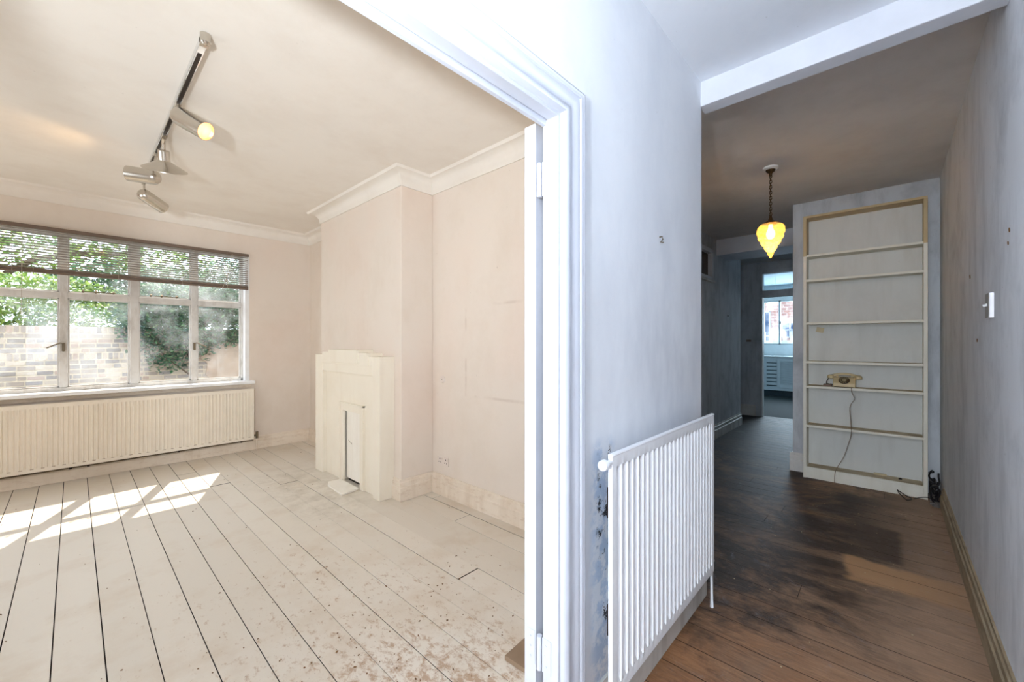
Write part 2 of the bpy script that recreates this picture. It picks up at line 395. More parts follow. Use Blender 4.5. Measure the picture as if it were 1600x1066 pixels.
# ------------------------------------------------------------------ shell
fl = struct('floor', mb().box(-2.0, XR, YB-.02, 6.2, -.12, -.024), 'gap_dark', 'cream painted wooden floorboards of the bright living room')
fh = struct('floor', mb().box(-3.1, 8.6, YR-.1, YB-.03, -.12, -.024).box(XR, 8.6, YB-.03, 2.4, -.12, -.024), 'gap_dark', 'dark stained wooden floorboards of the hall')
struct('floor', mb().box(8.6, 12.75, -1.5, 3.6, -.12, -.004), 'kitchen_floor', 'dark green kitchen floor beyond the far doorway')
m = mb().box(-2.0, -1.62, YF, YF+.25, 0, HL+.1).box(1.495, 2.35, YF, YF+.25, 0, HL+.1).box(-1.62, 1.495, YF, YF+.25, 0, .835).box(-1.62, 1.495, YF, YF+.25, 2.45, HL+.1)
struct('wall_front', m, 'cream_wall', 'cream window wall of the living room')
m = mb().box(XR, 2.28, YB, YF, 0, HL+.1)
struct('wall_right', m, 'cream_wall', 'cream side wall of the living room beside the chimney breast')
struct('wall_right', mb().box(2.281, 2.30, .742, 1.8, 0, HL+.1), 'dining_wall', 'grey back face of the partition behind the hall radiator')
struct('wall_right', mb().box(1.90, XR, 3.05, 4.70, 0, HL), 'cream_wall', 'cream chimney breast above the fireplace', bevel=.006)
m = mb().box(-2.1, -1.95, YB, 2.3, 0, HL+.1).box(-2.1, -1.95, 4.5, 6.2, 0, HL+.1).box(-2.1, -1.95, 2.3, 4.5, 0, .95).box(-2.1, -1.95, 2.3, 4.5, 2.25, HL+.1)
struct('wall_left', m, 'cream_wall', 'cream left wall of the living room outside the view')
# partition: hall face and room face
def part(y0, y1):
    return mb().box(XO+.03, 2.28, y0, y1, 0, HL+.1).box(-.60, XO+.03, y0, y1, ZO+.03, HL+.1).box(-3.1, -.60, y0, y1, 0, HL+.1)
struct('wall_hall', part(YW, YW+.018), 'hall_wall', 'white hall wall with the doorway and the radiator')
struct('wall_back', part(YW+.018, YB), 'cream_wall', 'cream living room side of the doorway wall')
struct('ceiling', mb().box(-2.1, XR, YB, 6.1, HL, HL+.1), 'cream_ceiling', 'off-white ceiling with the track lights')
struct('ceiling', mb().box(-3.1, 2.34, YR-.1, YB-.03, HF, HF+.1), 'hall_ceiling', 'pale ceiling of the hall in front of the beam')
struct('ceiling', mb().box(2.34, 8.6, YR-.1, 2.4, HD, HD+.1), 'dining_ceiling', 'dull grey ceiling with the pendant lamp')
struct('wall_right', mb().box(-3.1, 5.6, YR-.1, YR, 0, 2.95), 'grey_wall', 'grimy streaked white right wall of the hall')
m = mb().box(-3.1, -3.0, YR, -.20, 0, 2.9).box(-3.1, -3.0, .62, YW, 0, 2.9).box(-3.1, -3.0, -.20, .62, 2.55, 2.9)
struct('wall_entrance', m, 'hall_wall', 'entrance wall behind the camera')
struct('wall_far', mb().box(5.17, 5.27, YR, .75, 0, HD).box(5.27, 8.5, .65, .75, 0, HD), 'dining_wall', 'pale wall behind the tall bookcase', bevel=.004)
xh0, xh1, zh0, zh1 = 5.36, 6.0, 2.20, 2.62
m = mb().box(2.30, xh0, 1.80, 1.86, 0, HD).box(xh1, 7.47, 1.80, 1.86, 0, HD).box(xh0, xh1, 1.80, 1.86, 0, zh0).box(xh0, xh1, 1.80, 1.86, zh1, HD)
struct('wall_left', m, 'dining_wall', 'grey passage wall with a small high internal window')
struct('wall_left', mb().box(7.41, 7.47, 1.86, 2.3, 0, HD).box(7.47, 8.5, 2.3, 2.36, 0, HD), 'dining_wall', 'grey recess at the end of the passage')
yk0, yk1 = .80, 1.70
m = mb().box(8.5, 8.6, yk1, 2.36, 0, HD).box(8.5, 8.6, YR, yk0, 0, HD).box(8.5, 8.6, yk0, yk1, 2.165, 2.285).box(8.5, 8.6, yk0, yk1, 2.585, HD)
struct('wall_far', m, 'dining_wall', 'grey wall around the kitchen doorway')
# beams
struct('trim_1', mb().box(2.28, 2.375, YR, YW+.01, 2.61, HD+.04), 'beam_paint', 'white beam across the hall ceiling', bevel=.004)
struct('trim_2', mb().box(6.2, 6.75, YR, 1.80, 2.58, HD), 'beam_paint', 'white beam above the end of the passage', bevel=.004)
# cove cornice
def cove(name, path, label):
    """path: list of (x, y, nx, ny, mx, my): corner plus the mitred outward direction"""
    prof = [(0.0, -.125), (.012, -.125), (.014, -.108)] + [(.014+.085*(1-math.cos(a)), -.108+.090*math.sin(a)) for a in [PI/2*i/6 for i in range(1, 7)]] + [(.104, -.018), (.118, 0.0)]
    rings = [[(x+mx*w, y+my*w, HL+h) for w, h in prof] for x, y, mx, my in path]
    return struct(name, mb().sweep(rings), 'cream_ceiling', label, smooth=True)
cove('trim_3', [(-1.95, YF, 1, -1), (XR, YF, -1, -1), (XR, 4.70, -1, 1), (1.90, 4.70, -1, 1), (1.90, 3.05, -1, -1), (XR, 3.05, -1, -1), (XR, YB, -1, 1)], 'cream coved cornice round the living room ceiling')

# ------------------------------------------------------------------ floorboards
def boards(host, x0, x1, y0, y1, pitch, mat, cuts, rr, gap=.0028, bev=.0012):
    x = x0; i = 0
    while x < x1-.01:
        e = min(x+pitch, x1)
        ys = [y0] + sorted(c for c in cuts(i, rr) if y0+.3 < c < y1-.3) + [y1]
        for a, b in zip(ys, ys[1:]):
            g = gap*rr.uniform(.3, 1.3)
            dz = rr.uniform(-.0015, .0015) if bev else rr.uniform(-.0003, 0)
            o = mb().box(x+g/2, e-g/2, a+.0012, b-.0012, -.024, dz).build('plank', mat, host, bevel=bev, seg=1)
            o.data.materials.append(M['gap_dark'])
            for p_ in o.data.polygons:
                if p_.normal.z < .5: p_.material_index = 1
        x = e; i += 1
rr = random.Random(11)
boards(fl, -.067-.155*12, XR-.002, YB-.02, YF, .1553, 'floor_paint', lambda i, r: [r.uniform(1.3, 5.6) for _ in range(r.choice((0, 1, 1, 2)))] if i > 13 else ([r.uniform(1, 2.4)] if i % 4 == 0 else []), rr)
boards(fh, -3.0+.05, 2.28, YR, YB-.03, .1553, 'dark_floor', lambda i, r: [r.uniform(-.1, .6)] if i % 3 == 0 else [], rr, .004, 0)
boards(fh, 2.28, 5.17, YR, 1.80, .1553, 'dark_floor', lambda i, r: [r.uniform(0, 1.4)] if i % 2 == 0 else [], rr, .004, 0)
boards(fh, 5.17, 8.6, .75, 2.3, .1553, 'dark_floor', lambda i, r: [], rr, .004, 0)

# ------------------------------------------------------------------ skirtings
def skirt(name, p0, p1, n, h, mat, t=.025, label=None):
    """moulded skirting from p0 to p1; n = outward normal"""
    prof = [(0, 0), (t, 0), (t, h*.62), (t*.72, h*.66), (t*.72, h*.86), (t*.45, h*.9), (t*.4, h), (0, h), (0, 0)]
    rings = [[(p[0]+n[0]*w, p[1]+n[1]*w, z+.001) for w, z in prof] for p in (p0, p1)]
    m = mb().sweep(rings); k = len(prof)
    m.f.append(tuple(range(k-1))); m.f.append(tuple(range(2*k-2, k-1, -1)))
    return struct(name, m, mat, label)
skirt('baseboard_front', (-1.95, YF), (XR, YF), (0, -1), .165, 'cream_skirt', label='chipped cream skirting under the window')
skirt('baseboard_right', (XR, YB), (XR, 3.05), (-1, 0), .178, 'cream_skirt', label='chipped cream skirting under the double socket')
skirt('baseboard_right', (1.875, 3.05), (XR, 3.05), (0, -1), .178, 'cream_skirt', label='cream skirting on the side of the chimney breast')
skirt('baseboard_right', (1.90, 3.05), (1.90, 3.16), (-1, 0), .178, 'cream_skirt', label='short cream skirting beside the fireplace')
skirt('baseboard_right', (XR, 4.70), (XR, YF), (-1, 0), .165, 'cream_skirt', label='cream skirting in the alcove by the window')
skirt('baseboard_right', (1.90, 4.52), (1.90, 4.70), (-1, 0), .165, 'cream_skirt', label='short cream skirting left of the fireplace')
skirt('baseboard_hall', (1.14, YW), (2.30, YW), (0, -1), .17, 'hall_skirt', label='dirty white skirting below the hall radiator')
skirt('baseboard_right', (-3.0, YR), (4.80, YR), (0, 1), .165, 'raw_skirt', t=.022, label='bare brown skirting along the grimy right wall')
skirt('baseboard_passage', (2.30, 1.80), (7.47, 1.80), (0, -1), .19, 'hall_skirt', label='grey skirting along the passage')
skirt('baseboard_far', (8.5, 1.79), (8.5, 2.3), (-1, 0), .20, 'hall_skirt', label='pale skirting beside the kitchen doorway')
skirt('baseboard_far', (5.17, .64), (5.17, .774), (-1, 0), .19, 'hall_skirt', label='white skirting end left of the bookcase')
skirt('baseboard_far', (5.171, .75), (8.5, .75), (0, 1), .19, 'hall_skirt', label='skirting round the corner of the bookcase wall')

# ------------------------------------------------------------------ doorway frame, architrave, leaf
dr = thing('door_1', (XO, YW, 0), 'white moulded doorway frame between hall and living room', 'doorway', kind='structure')
prof = [(0, 0), (0, .014), (.010, .014), (.012, .022), (.020, .030), (.030, .032), (.040, .030), (.048, .025), (.060, .023), (.072, .025),
        (.080, .028), (.090, .028), (.094, .025), (.098, .025), (.101, .029), (.107, .030), (.111, .027), (.115, .027), (.120, .029), (.128, .026), (.140, .014), (.150, 0)]
z0 = ZO
xl = -.57
rings = [[(XO+.001+a, YW-t, 0) for a, t in prof], [(XO+.001+a, YW-t, z0+a*.87) for a, t in prof]]
rings += [[(xl-a, YW-t, z0+a*.87) for a, t in prof], [(xl-a, YW-t, 0) for a, t in prof]]
mb().sweep(rings).build('architrave', 'white_gloss', dr, smooth=True)
m = mb().box(XO, XO+.028, YW-.0135, YB+.004, 0, ZO).box(xl-.028, xl, YW-.0135, YB+.004, 0, ZO)
m.build('jamb', 'white_gloss', dr, bevel=.0015)
mb().box(xl-.028, XO+.028, YW-.0135, YB-.0145, ZO-.0012, ZO+.028).build('head_lining', 'white_gloss', dr, bevel=.0015)
mb().box(xl, XO, YB-.0145, YB-.009, ZO+.005, ZO+.028).build('groove_filler', 'blind_rail', dr)
mb().box(xl, XO, YB-.0095, YB+.004, ZO-.016, ZO+.028).build('head_stop', 'white_gloss', dr, bevel=.001)
# the folded-back door leaf
lf = thing('door_leaf', (1.0, .84, 0), 'white door leaf folded back behind the doorway wall', 'door')
yl0, yl1 = .817, .8625
stile = mb().box(.99, 1.10, yl0, yl1, .008, 2.040).box(1.64, 1.75, yl0, yl1, .008, 2.040).box(1.10, 1.64, yl0, yl1, .008, .24).box(1.10, 1.64, yl0, yl1, 1.93, 2.040).box(1.10, 1.64, yl0, yl1, .92, 1.06)
stile.build('leaf_frame', 'white_gloss', lf)
for a, b in ((.24, .92), (1.06, 1.93)):
    mb().box(1.10, 1.64, yl0+.014, yl1-.014, a, b).build('panel', 'white_gloss', lf)
def hinge(z0, z1):
    h = mb().box(XO-.0035, XO, .752, .785, z0, z1).build('hinge', 'white_gloss', dr, bevel=.001)
    mb().cyl((.984, .797, z0), (.984, .797, z1), .0085, n=12).build('knuckle', 'white_gloss', lf, smooth=True)
    mb().box(.9875, .990, yl0+.002, yl0+.034, z0, z1).build('hinge_plate', 'white_gloss', lf, bevel=.001)
    p = mb()
    for k in range(3):
        zz = z0+(z1-z0)*(.2+.3*k); p.cyl((XO-.005, .770+.006*(k % 2), zz), (XO-.002, .770+.006*(k % 2), zz), .0035, n=8)
        p.cyl((.9855, yl0+.020, zz), (.988, yl0+.020, zz), .0035, n=8)
    p.build('screw', 'white_gloss', dr)
hinge(1.800, 1.905); hinge(.335, .440)

# ------------------------------------------------------------------ living room window
win = thing('window_1', (0, 6.0, .86), 'grimy cream painted window of eight panes above the long radiator', 'window', kind='structure')
X0, X1, Z0, Z1 = -1.62, 1.452, .865, 2.45
fy0, fy1 = 5.975, 6.04
m = mb().box(X0, X1, fy0, fy1, Z0, .905).box(X0, X1, fy0, fy1, 2.41, Z1).box(X0, X0+.03, fy0, fy1, Z0, Z1).box(X1-.022, X1+.043, fy0, fy1, Z0, Z1)
m.build('frame', 'frame_paint', win, bevel=.004)
struct('trim_4', mb().box(1.452, 1.50, YF-.002, 6.0, .865, 2.45), 'sill_paint', 'white painted window reveal at the right', bevel=.003)
mull = [(.961, .060), (.446, .072), (-.068, .056), (-.586, .072), (-1.10, .056)]
for x, wd in mull:
    mb().box(x-wd/2, x+wd/2, fy0-.006, fy1, .905, 2.41).build('mullion', 'frame_paint', win, bevel=.006)
mb().box(X0+.03, X1-.022, fy0-.004, fy1-.002, 1.788, 1.846).build('transom', 'frame_paint', win, bevel=.006)
edges = [X0+.03] + sorted(x for x, _ in mull) + [X1-.022]
wds = {x: wd for x, wd in mull}
for i in range(len(edges)-1):
    a = edges[i] + wds.get(edges[i], 0)/2; b = edges[i+1] - wds.get(edges[i+1], 0)/2
    for (c, d) in ((.905, 1.788), (1.846, 2.41)):
        # casement: thin inner steel frame and pane
        t = .013
        mb().box(a, b, 5.995, 6.02, c, c+t).box(a, b, 5.995, 6.02, d-t, d).box(a, a+t, 5.995, 6.02, c, d).box(b-t, b, 5.995, 6.02, c, d).build('casement_frame', 'frame_paint', win, bevel=.002)
        mb().box(a+t, b-t, 6.006, 6.010, c+t, d-t).build('pane', 'pane', win)
for x, s in ((.961, 1), (-.068, -1), (-1.10, 1)):
    h = mb().box(x-.010, x+.010, 5.952, 5.970, 1.27, 1.345).tube([(x, 5.958, 1.335), (x+s*.02, 5.94, 1.345), (x+s*.11, 5.925, 1.295)], .006)
    h.cyl((x, 5.97, 1.27), (x, 5.945, 1.27), .012, n=10)
    h.build('handle', 'brass', win, smooth=True)
for x in (.70, .185, -.84):
    h = mb().tube([(x-.13, 5.962, 1.862), (x+.12, 5.962, 1.862)], .0045, 6)
    for q in (-.12, -.03, .10): h.cyl((x+q, 5.972, 1.855), (x+q, 5.955, 1.875), .009, n=8)
    h.build('stay', 'brass', win, smooth=True)
m = mb().box(-1.66, 1.535, 5.765, 5.885, .836, .872).box(-1.62, 1.50, 5.88, 5.99, .836, .870)
m.build('sill', 'sill_paint', win, bevel=.008)
mb().box(-1.66, 1.51, 5.858, 5.882, .79, .836).build('apron', 'cream_skirt', win, bevel=.003)

# ------------------------------------------------------------------ venetian blind
bl = thing('venetian_blind', (0, 5.83, 2.42), 'grey brown venetian blind half raised over the top of the living room window', 'blind')
mb().box(-1.60, 1.478, 5.815, 5.85, 2.405, 2.44).build('headrail', 'blind_rail', bl, bevel=.003)
ns = 15; zt, zb = 2.392, 2.050
for k in range(ns):
    z = zt-(zt-zb)*k/(ns-1); tl = .25
    if k == 1: z -= .004
    ring = []
    for xx in (-1.59, 1.47):
        dz = 0
        ring.append([(xx, 5.832+math.cos(tl)*q, z+math.sin(tl)*q*-1+.002*(1-(q/.0125)**2)) for q in (-.0125, -.006, 0, .006, .0125)])
    mm = mb().sweep(ring); o = mm.build('slat', 'slat', bl, smooth=True)
    md = o.modifiers.new('th', 'SOLIDIFY'); md.thickness = .0006
    if k < 8: o.location.z += .0
mb().box(-1.59, 1.472, 5.818, 5.847, 1.998, 2.018).box(-1.59, 1.472, 5.820, 5.845, 2.020, 2.043).build('bottom_rail', 'blind_rail', bl, bevel=.004)
mb().obox((-.60, 5.825, 2.055), (.80, .026, .006), Matrix.Rotation(.10, 3, 'Y')).obox((-.58, 5.825, 2.040), (.80, .026, .006), Matrix.Rotation(.07, 3, 'Y')).build('bent_slat', 'blind_rail', bl)
for x in (-1.2, -.38, -.255, .315, .83, 1.255):
    mb().tube([(x, 5.818, 2.41), (x, 5.816, 2.0)], .0016, 5).build('ladder_cord', 'cord', bl)
mb().tube([(-.32, 5.808, 2.40), (-.322, 5.80, 1.95), (-.325, 5.80, 1.60)], .0022, 5).build('pull_cord', 'cord', bl)
mb().tube([(1.30, 5.80, 2.41), (1.27, 5.798, 2.2), (1.20, 5.80, 1.99)], .003, 6).build('wand', 'cord', bl)

# ------------------------------------------------------------------ radiators
def flute_panel(L, z0, z1, pitch, depth, place):
    """ribbed pressed steel front; place(u, d, z) -> world"""
    n = int((L-.05)/pitch); e = (L-n*pitch)/2
    cols = [(0, -.012, 0), (.004, 0, 0), (e, 0, 0)]
    for i in range(n):
        a = e+i*pitch
        cols += [(a+pitch*.08, 0, 0), (a+pitch*.26, 0, 1), (a+pitch*.74, 0, 1), (a+pitch*.92, 0, 0), (a+pitch, 0, 0)]
    cols += [(L-.004, 0, 0), (L, -.012, 0)]
    rows = [(z0, -.010, 0), (z0+.004, 0, 0), (z0+.040, 0, 0), (z0+.058, 0, 1), (z1-.058, 0, 1), (z1-.040, 0, 0), (z1-.004, 0, 0), (z1, -.010, 0)]
    m = mb(); rings = []
    for z, dz, fz in rows:
        rings.append([place(u, min(du, dz) - depth*(fu*fz), z) for u, du, fu in cols])
    m.sweep(rings); return m
ra = thing('radiator', (0, 5.78, .14), 'long low cream ribbed radiator under the living room window', 'radiator')
flute_panel(1.523+1.40, .147, .778, .0333, .010, lambda u, d, z: (-1.40+u, 5.765-d, z)).build('front_panel', 'rad_cream', ra, smooth=True)
mb().box(-1.398, 1.521, 5.778, 5.80, .15, .775).build('back_panel', 'rad_cream', ra)
m = mb()
for k in range(42):
    x = 1.47-k*.0666; m.box(x-.011, x+.011, 5.7745, 5.778, .180, .186)
for k in range(42):
    x = 1.47-k*.0666; m.box(x-.011, x+.011, 5.7625, 5.766, .181, .186)
m.build('slot', 'plank_wood', ra)['kind'] = 'stuff'
for x in (-1.1, .1, 1.2): mb().box(x-.02, x+.02, 5.80, YF, .25, .70).build('bracket', 'rad_cream', ra)
m = mb().cyl((1.523, 5.80, .19), (1.56, 5.80, .19), .012, n=10).cyl((1.56, 5.80, .15), (1.56, 5.80, .235), .015, n=12)
m.build('valve', 'brass', ra, smooth=True)
mb().tube([(1.56, 5.80, .15), (1.56, 5.80, .0)], .0075).build('riser_pipe', 'cream_skirt', ra, smooth=True)
m = mb().tube([(-1.9, 5.835, .128), (1.53, 5.835, .128)], .008)
m.build('pipe', 'brass', ra, smooth=True)
for x in (-.02, .10, .80, -.9, 1.4): mb().box(x-.010, x+.010, 5.824, 5.856, .118, .142).build('pipe_clip', 'dark_metal', ra)

rb = thing('radiator', (1.7, .66, .2), 'tall white ribbed radiator on the hall wall', 'radiator')
ry = .645
flute_panel(2.188-1.160, .200, .990, .0405, .011, lambda u, d, z: (1.160+u, ry-d, z)).build('front_panel', 'rad_white', rb, smooth=True)
mb().box(1.162, 2.186, ry+.0115, ry+.0145, .205, .985).build('back_panel', 'rad_white', rb, bevel=.003)
mb().box(1.162, 2.186, ry-.002, ry+.016, .983, .993).build('top_grille', 'rad_white', rb, bevel=.004)
for x in (1.36, 2.06): mb().box(x-.02, x+.02, ry+.0145, YW, .40, .50).build('bracket', 'rad_white', rb)
mb().box(1.176, 1.186, ry+.016, ry+.026, .78, .88).build('bracket_edge', 'dark_metal', rb)
mb().box(1.176, 1.186, ry+.016, ry+.026, .40, .50).build('bracket_edge', 'dark_metal', rb)
v = mb().lathe([(.0, -.010), (.012, -.010), (.016, -.006), (.017, .010), (.013, .016), (.009, .020), (.009, .045)], (1.120, ry+.008, .966), (1, 0, 0), 20).build('bleed_cap', 'rad_white', rb, smooth=True)
mb().tube([(2.200, ry+.02, .24), (2.212, ry+.02, .20), (2.212, ry+.02, .0)], .0085, 10).cyl((2.185, ry+.02, .24), (2.215, ry+.02, .24), .013).build('riser_pipe', 'rad_white', rb, smooth=True)

# ------------------------------------------------------------------ fireplace
fp = thing('fireplace', (1.85, 3.81, 0), 'stepped cream painted fireplace surround with boarded opening', 'fireplace')
FX = 1.76
ya, yb2 = 3.16, 4.50
yc = (ya+yb2)/2
m = mb().box(FX, 1.90, ya, 3.281, 0, 1.225).box(FX, 1.90, 4.319, yb2, 0, 1.225).box(FX, 1.90, 3.281, 4.319, 1.058, 1.225)
m.build('surround', 'fire_paint', fp, bevel=.003)
top = [(yc-.50, 1.225), (yc-.46, 1.252), (yc+.46, 1.252), (yc+.50, 1.225)]
mb().prism([(yc-.50, 1.14), (yc-.47, 1.253), (yc+.47, 1.253), (yc+.50, 1.14)], FX-.010, 1.90, 0).build('stepped_block', 'fire_paint', fp, bevel=.002)
mb().prism([(yc-.33, 1.155), (yc-.30, 1.278), (yc+.30, 1.278), (yc+.33, 1.155)], FX-.022, 1.90, 0).build('keystone_block', 'fire_paint', fp, bevel=.002)
m = mb().box(1.799, 1.85, 3.281, 3.50, 0, 1.058).box(1.799, 1.85, 3.94, 4.319, 0, 1.058).box(1.799, 1.85, 3.50, 3.94, .715, 1.058)
m.build('inner_panel', 'fire_paint', fp)
oy0, oy1, oz = 3.56, 3.905, .69
ys0, ys1, yz = 3.50, 3.955, .755
m = mb().box(1.782, 1.81, ys0, oy0, 0, yz).box(1.782, 1.81, oy1, ys1, 0, yz).box(1.782, 1.81, oy0, oy1, oz, yz)
m.build('opening_frame', 'fire_paint', fp, bevel=.002)
m = mb().box(1.774, 1.80, ys0-.012, ys0+.002, 0, yz+.014).box(1.774, 1.80, ys1-.002, ys1+.012, 0, yz+.014).box(1.774, 1.80, ys0-.012, ys1+.012, yz, yz+.014)
m.build('bead', 'fire_paint', fp, bevel=.002)
mb().box(1.822, 1.84, oy0+.004, oy1-.006, .03, oz-.004).build('fire_board', 'fire_board', fp, bevel=.002)
mb().box(1.842, 1.85, oy0, oy1, 0, oz).build('recess', 'gap_dark', fp)
mb().tube([(1.821, 3.86, .40), (1.820, 3.84, .385), (1.821, 3.80, .38), (1.820, 3.79, .37)], .002, 5).build('crack', 'brass', fp)
mb().tube([(1.821, 3.62, .42), (1.820, 3.60, .36), (1.821, 3.61, .32)], .002, 5).build('crack', 'brass', fp)
# hearth pieces
t = thing('hearth_tile', (1.70, 3.74, .0), 'loose white slab in front of the boarded fireplace opening', 'tile')
mb().prism([(1.60, 3.52), (1.772, 3.56), (1.772, 3.92), (1.66, 3.94), (1.62, 3.86)], .001, .018, 2).build('slab', 'fire_board', t, bevel=.003)

# ------------------------------------------------------------------ track light
TX = .425; TZ = 2.782
tr = thing('track_light', (TX, 3.6, HL), 'brushed steel ceiling track light with four spot heads', 'lamp')
mb().box(TX-.017, TX+.017, 2.40, 4.86, TZ-.004, HL).build('track', 'chrome', tr, bevel=.004)
mb().box(TX-.009, TX+.009, 2.50, 4.84, TZ-.0055, TZ-.003).build('track_slot', 'dark_metal', tr)
mb().lathe([(0, -.022), (.012, -.020), (.021, -.010), (.022, .03)], (TX, 2.375, TZ-.004), (0, 0, 1), 16).box(TX-.017, TX+.017, 2.375, 2.42, TZ-.012, HL).build('end_cap', 'steel', tr, smooth=True)
def spot(back, front, r, mount_y, lit, name='spot_head', mz=TZ):
    back, front = Vector(back), Vector(front); ax = front-back; L = ax.length; d = ax.normalized()
    pr = [(.001, -r*.95)] + [(r*math.sin(a), -r*.95*math.cos(a)) for a in [PI/2*i/7 for i in range(1, 8)]] + [(r, L), (r*.93, L), (r*.93, L-.02)]
    h = sub(mb().lathe(pr, back, d, 32).build(name, 'steel', tr, smooth=True))
    mb().lathe([(r*.93, L-.02), (r*.90, L*.45), (.002, L*.25)], back, d, 32).build('reflector', 'reflector' if lit else 'steel', h, smooth=True)
    if lit:
        mb().lathe([(.001, L*.30), (.012, L*.36), (.019, L*.50), (.014, L*.62), (.002, L*.66)], back, d, 16).build('bulb', 'bulb', h, smooth=True)
    # clamp and pivot
    mb().box(TX-.013, TX+.013, mount_y-.035, mount_y+.035, mz-.022, mz-.002).tube([(TX, mount_y, mz-.015), tuple(back+Vector((0, 0, r*.6)))], .008, 8).build('pivot', 'steel', tr)
    return h
spot((.437, 3.10, 2.695), (.535, 2.975, 2.602), .054, 3.12, True)
spot((.400, 4.02, 2.580), (.268, 4.09, 2.588), .054, 4.05, True)
spot((.416, 4.70, 2.615), (.552, 4.80, 2.560), .052, 4.86, False)
pr = [(.001, .0), (.030, .0), (.034, -.004), (.034, -.066), (.040, -.074), (.130, -.128), (.131, -.132), (.126, -.130), (.036, -.078), (.002, -.070)]
cn = mb().lathe(pr, (.43, 3.74, 2.70), (-.12, -.50, 1), 36).build('cone_head', 'steel', tr, smooth=True)
mb().box(TX-.013, TX+.013, 3.62, 3.70, TZ-.024, TZ-.002).tube([(TX, 3.68, TZ-.02), (TX+.002, 3.72, 2.74), (.43, 3.75, 2.69)], .012, 8).build('pivot', 'steel', tr)
lamp('spot_lamp_near', 'SPOT', (.54, 2.965, 2.595), 5, (1, .66, .34), aim=(.098, -.125, -.093), spot_size=1.9, spot_blend=.8, shadow_soft_size=.03)
lamp('spot_lamp_left', 'SPOT', (.255, 4.095, 2.588), 5, (1, .66, .34), aim=(-.138, .07, -.0), spot_size=1.9, spot_blend=.8, shadow_soft_size=.03)

# ------------------------------------------------------------------ sockets and small wall fittings
so = thing('wall_socket', (XR, 2.888, .30), 'small double wall socket low on the cream wall', 'socket')
mb().box(XR-.010, XR, 2.815, 2.961, .262, .336).build('face_plate', 'socket_p', so, bevel=.003)
for y in (2.93, 2.848):
    m = mb().box(XR-.0115, XR-.009, y-.004, y+.004, .310, .322).box(XR-.0115, XR-.009, y-.016, y-.010, .285, .292).box(XR-.0115, XR-.009, y+.010, y+.016, .285, .292)
    m.build('socket_hole', 'dark_metal', so)
    mb().box(XR-.014, XR-.009, y-.022-.012, y-.022, .312, .330).build('rocker', 'socket_p', so, bevel=.001)
bp = thing('blanking_plate', (XR, 2.90, 1.02), 'round cream blanking plate at mid height on the cream wall', 'wall plate')
mb().lathe([(.0, .010), (.026, .010), (.031, .006), (.033, 0)], (XR, 2.90, 1.021), (-1, 0, 0), 24).build('disc', 'socket_p', bp, smooth=True)
mb().cyl((XR-.0115, 2.90, 1.021), (XR-.0095, 2.90, 1.021), .004, n=8).build('screw', 'brass', bp)
hk = thing('picture_hook', (1.749, YW, 1.80), 'tiny bent metal hook high on the white hall wall', 'hook')
mb().tube([(1.749, YW, 1.812), (1.749, YW-.012, 1.812), (1.751, YW-.014, 1.800), (1.747, YW-.006, 1.788), (1.753, YW-.016, 1.786)], .003, 6).build('bent_wire', 'brass', hk, smooth=True)
sw = thing('light_switch', (2.70, YR, 1.505), 'white surface light switch on the grimy right wall', 'switch')
mb().box(2.655, 2.745, YR, YR+.013, 1.455, 1.562).build('back_box', 'switch', sw, bevel=.002)
mb().box(2.656, 2.744, YR+.013, YR+.0155, 1.456, 1.561).build('face_plate', 'switch_grey', sw, bevel=.001)
mb().lathe([(.009, 0), (.005, .004), (.0065, .013), (.0, .014)], (2.70, YR+.0145, 1.512), (0, 1, -.3), 12).build('toggle', 'switch', sw, smooth=True)
m = mb()
for x, z, s in ((2.35, 1.765, .010), (2.37, 1.72, .008), (3.35, 1.71, .012), (3.1, 1.36, .010), (2.1, .72, .012), (2.0, .64, .010)):
    m.obox((x, YR+.001, z), (s, .003, s*1.6), Matrix.Rotation(x*3, 3, 'Y'))
o = m.build('plug_hole', 'chip'); tag(o, 'scattered screw holes and chips in the right wall', 'hole', kind='stuff')

# ------------------------------------------------------------------ timber offcut behind the jamb
of = thing('timber_offcut', (1.4, 1.1, 0), 'bare brown timber offcut lying on the cream floorboards beside the doorway', 'board')
p0 = Vector((1.259, 1.202, 0)); dx = Vector((.998, .02, 0)); dy = Vector((-.10, -.995, 0))
m = mb(); m.obox(p0+dx*.22+dy*.11+Vector((0, 0, .0125)), (.44, .22, .021), Matrix.Rotation(.05, 3, 'Z')); m.build('board', 'plank_wood', of, bevel=.002)

# ------------------------------------------------------------------ bookcase
bk = thing('bookcase', (5.05, .2, 0), 'tall empty white bookcase with seven shelves against the far wall', 'bookcase')
BX0, BX1, BY0, BY1, BH = 4.97, 5.145, -.240, .634, 2.585
for y in (BY0, BY1-.026):
    mb().box(BX0, BX1, y, y+.026, 0, 2.205).build('side', 'shelf', bk, bevel=.002)
    mb().box(BX0, BX1, y, y+.026, 2.205, BH).build('side', 'shelf_yellow', bk, bevel=.002)
mb().box(BX0, BX1, BY0, BY1, BH, BH+.022).build('top_board', 'shelf_yellow', bk, bevel=.002)
mb().box(BX1-.008, BX1, BY0+.026, BY1-.026, .10, BH).build('back_panel', 'shelf_back', bk)
for i, z in enumerate((2.209, 1.963, 1.536, 1.152, .907, .518)):
    o = mb().box(BX0+.002, BX1-.008, BY0+.026, BY1-.026, z-.011, z+.011).build('shelf', 'shelf', bk, bevel=.002)
    if i >= 2:
        mb().box(BX0+.012, BX1-.010, BY0+.03, BY1-.03, z+.0112, z+.0122).build('dust_film', 'shelf_dusty', bk)
mb().box(BX0+.002, BX1-.008, BY0+.026, BY1-.026, .090, .112).build('shelf', 'shelf', bk, bevel=.002)
mb().box(BX0+.012, BX1-.010, BY0+.03, BY1-.03, .1122, .1135).build('dust_film', 'shelf_dusty', bk)
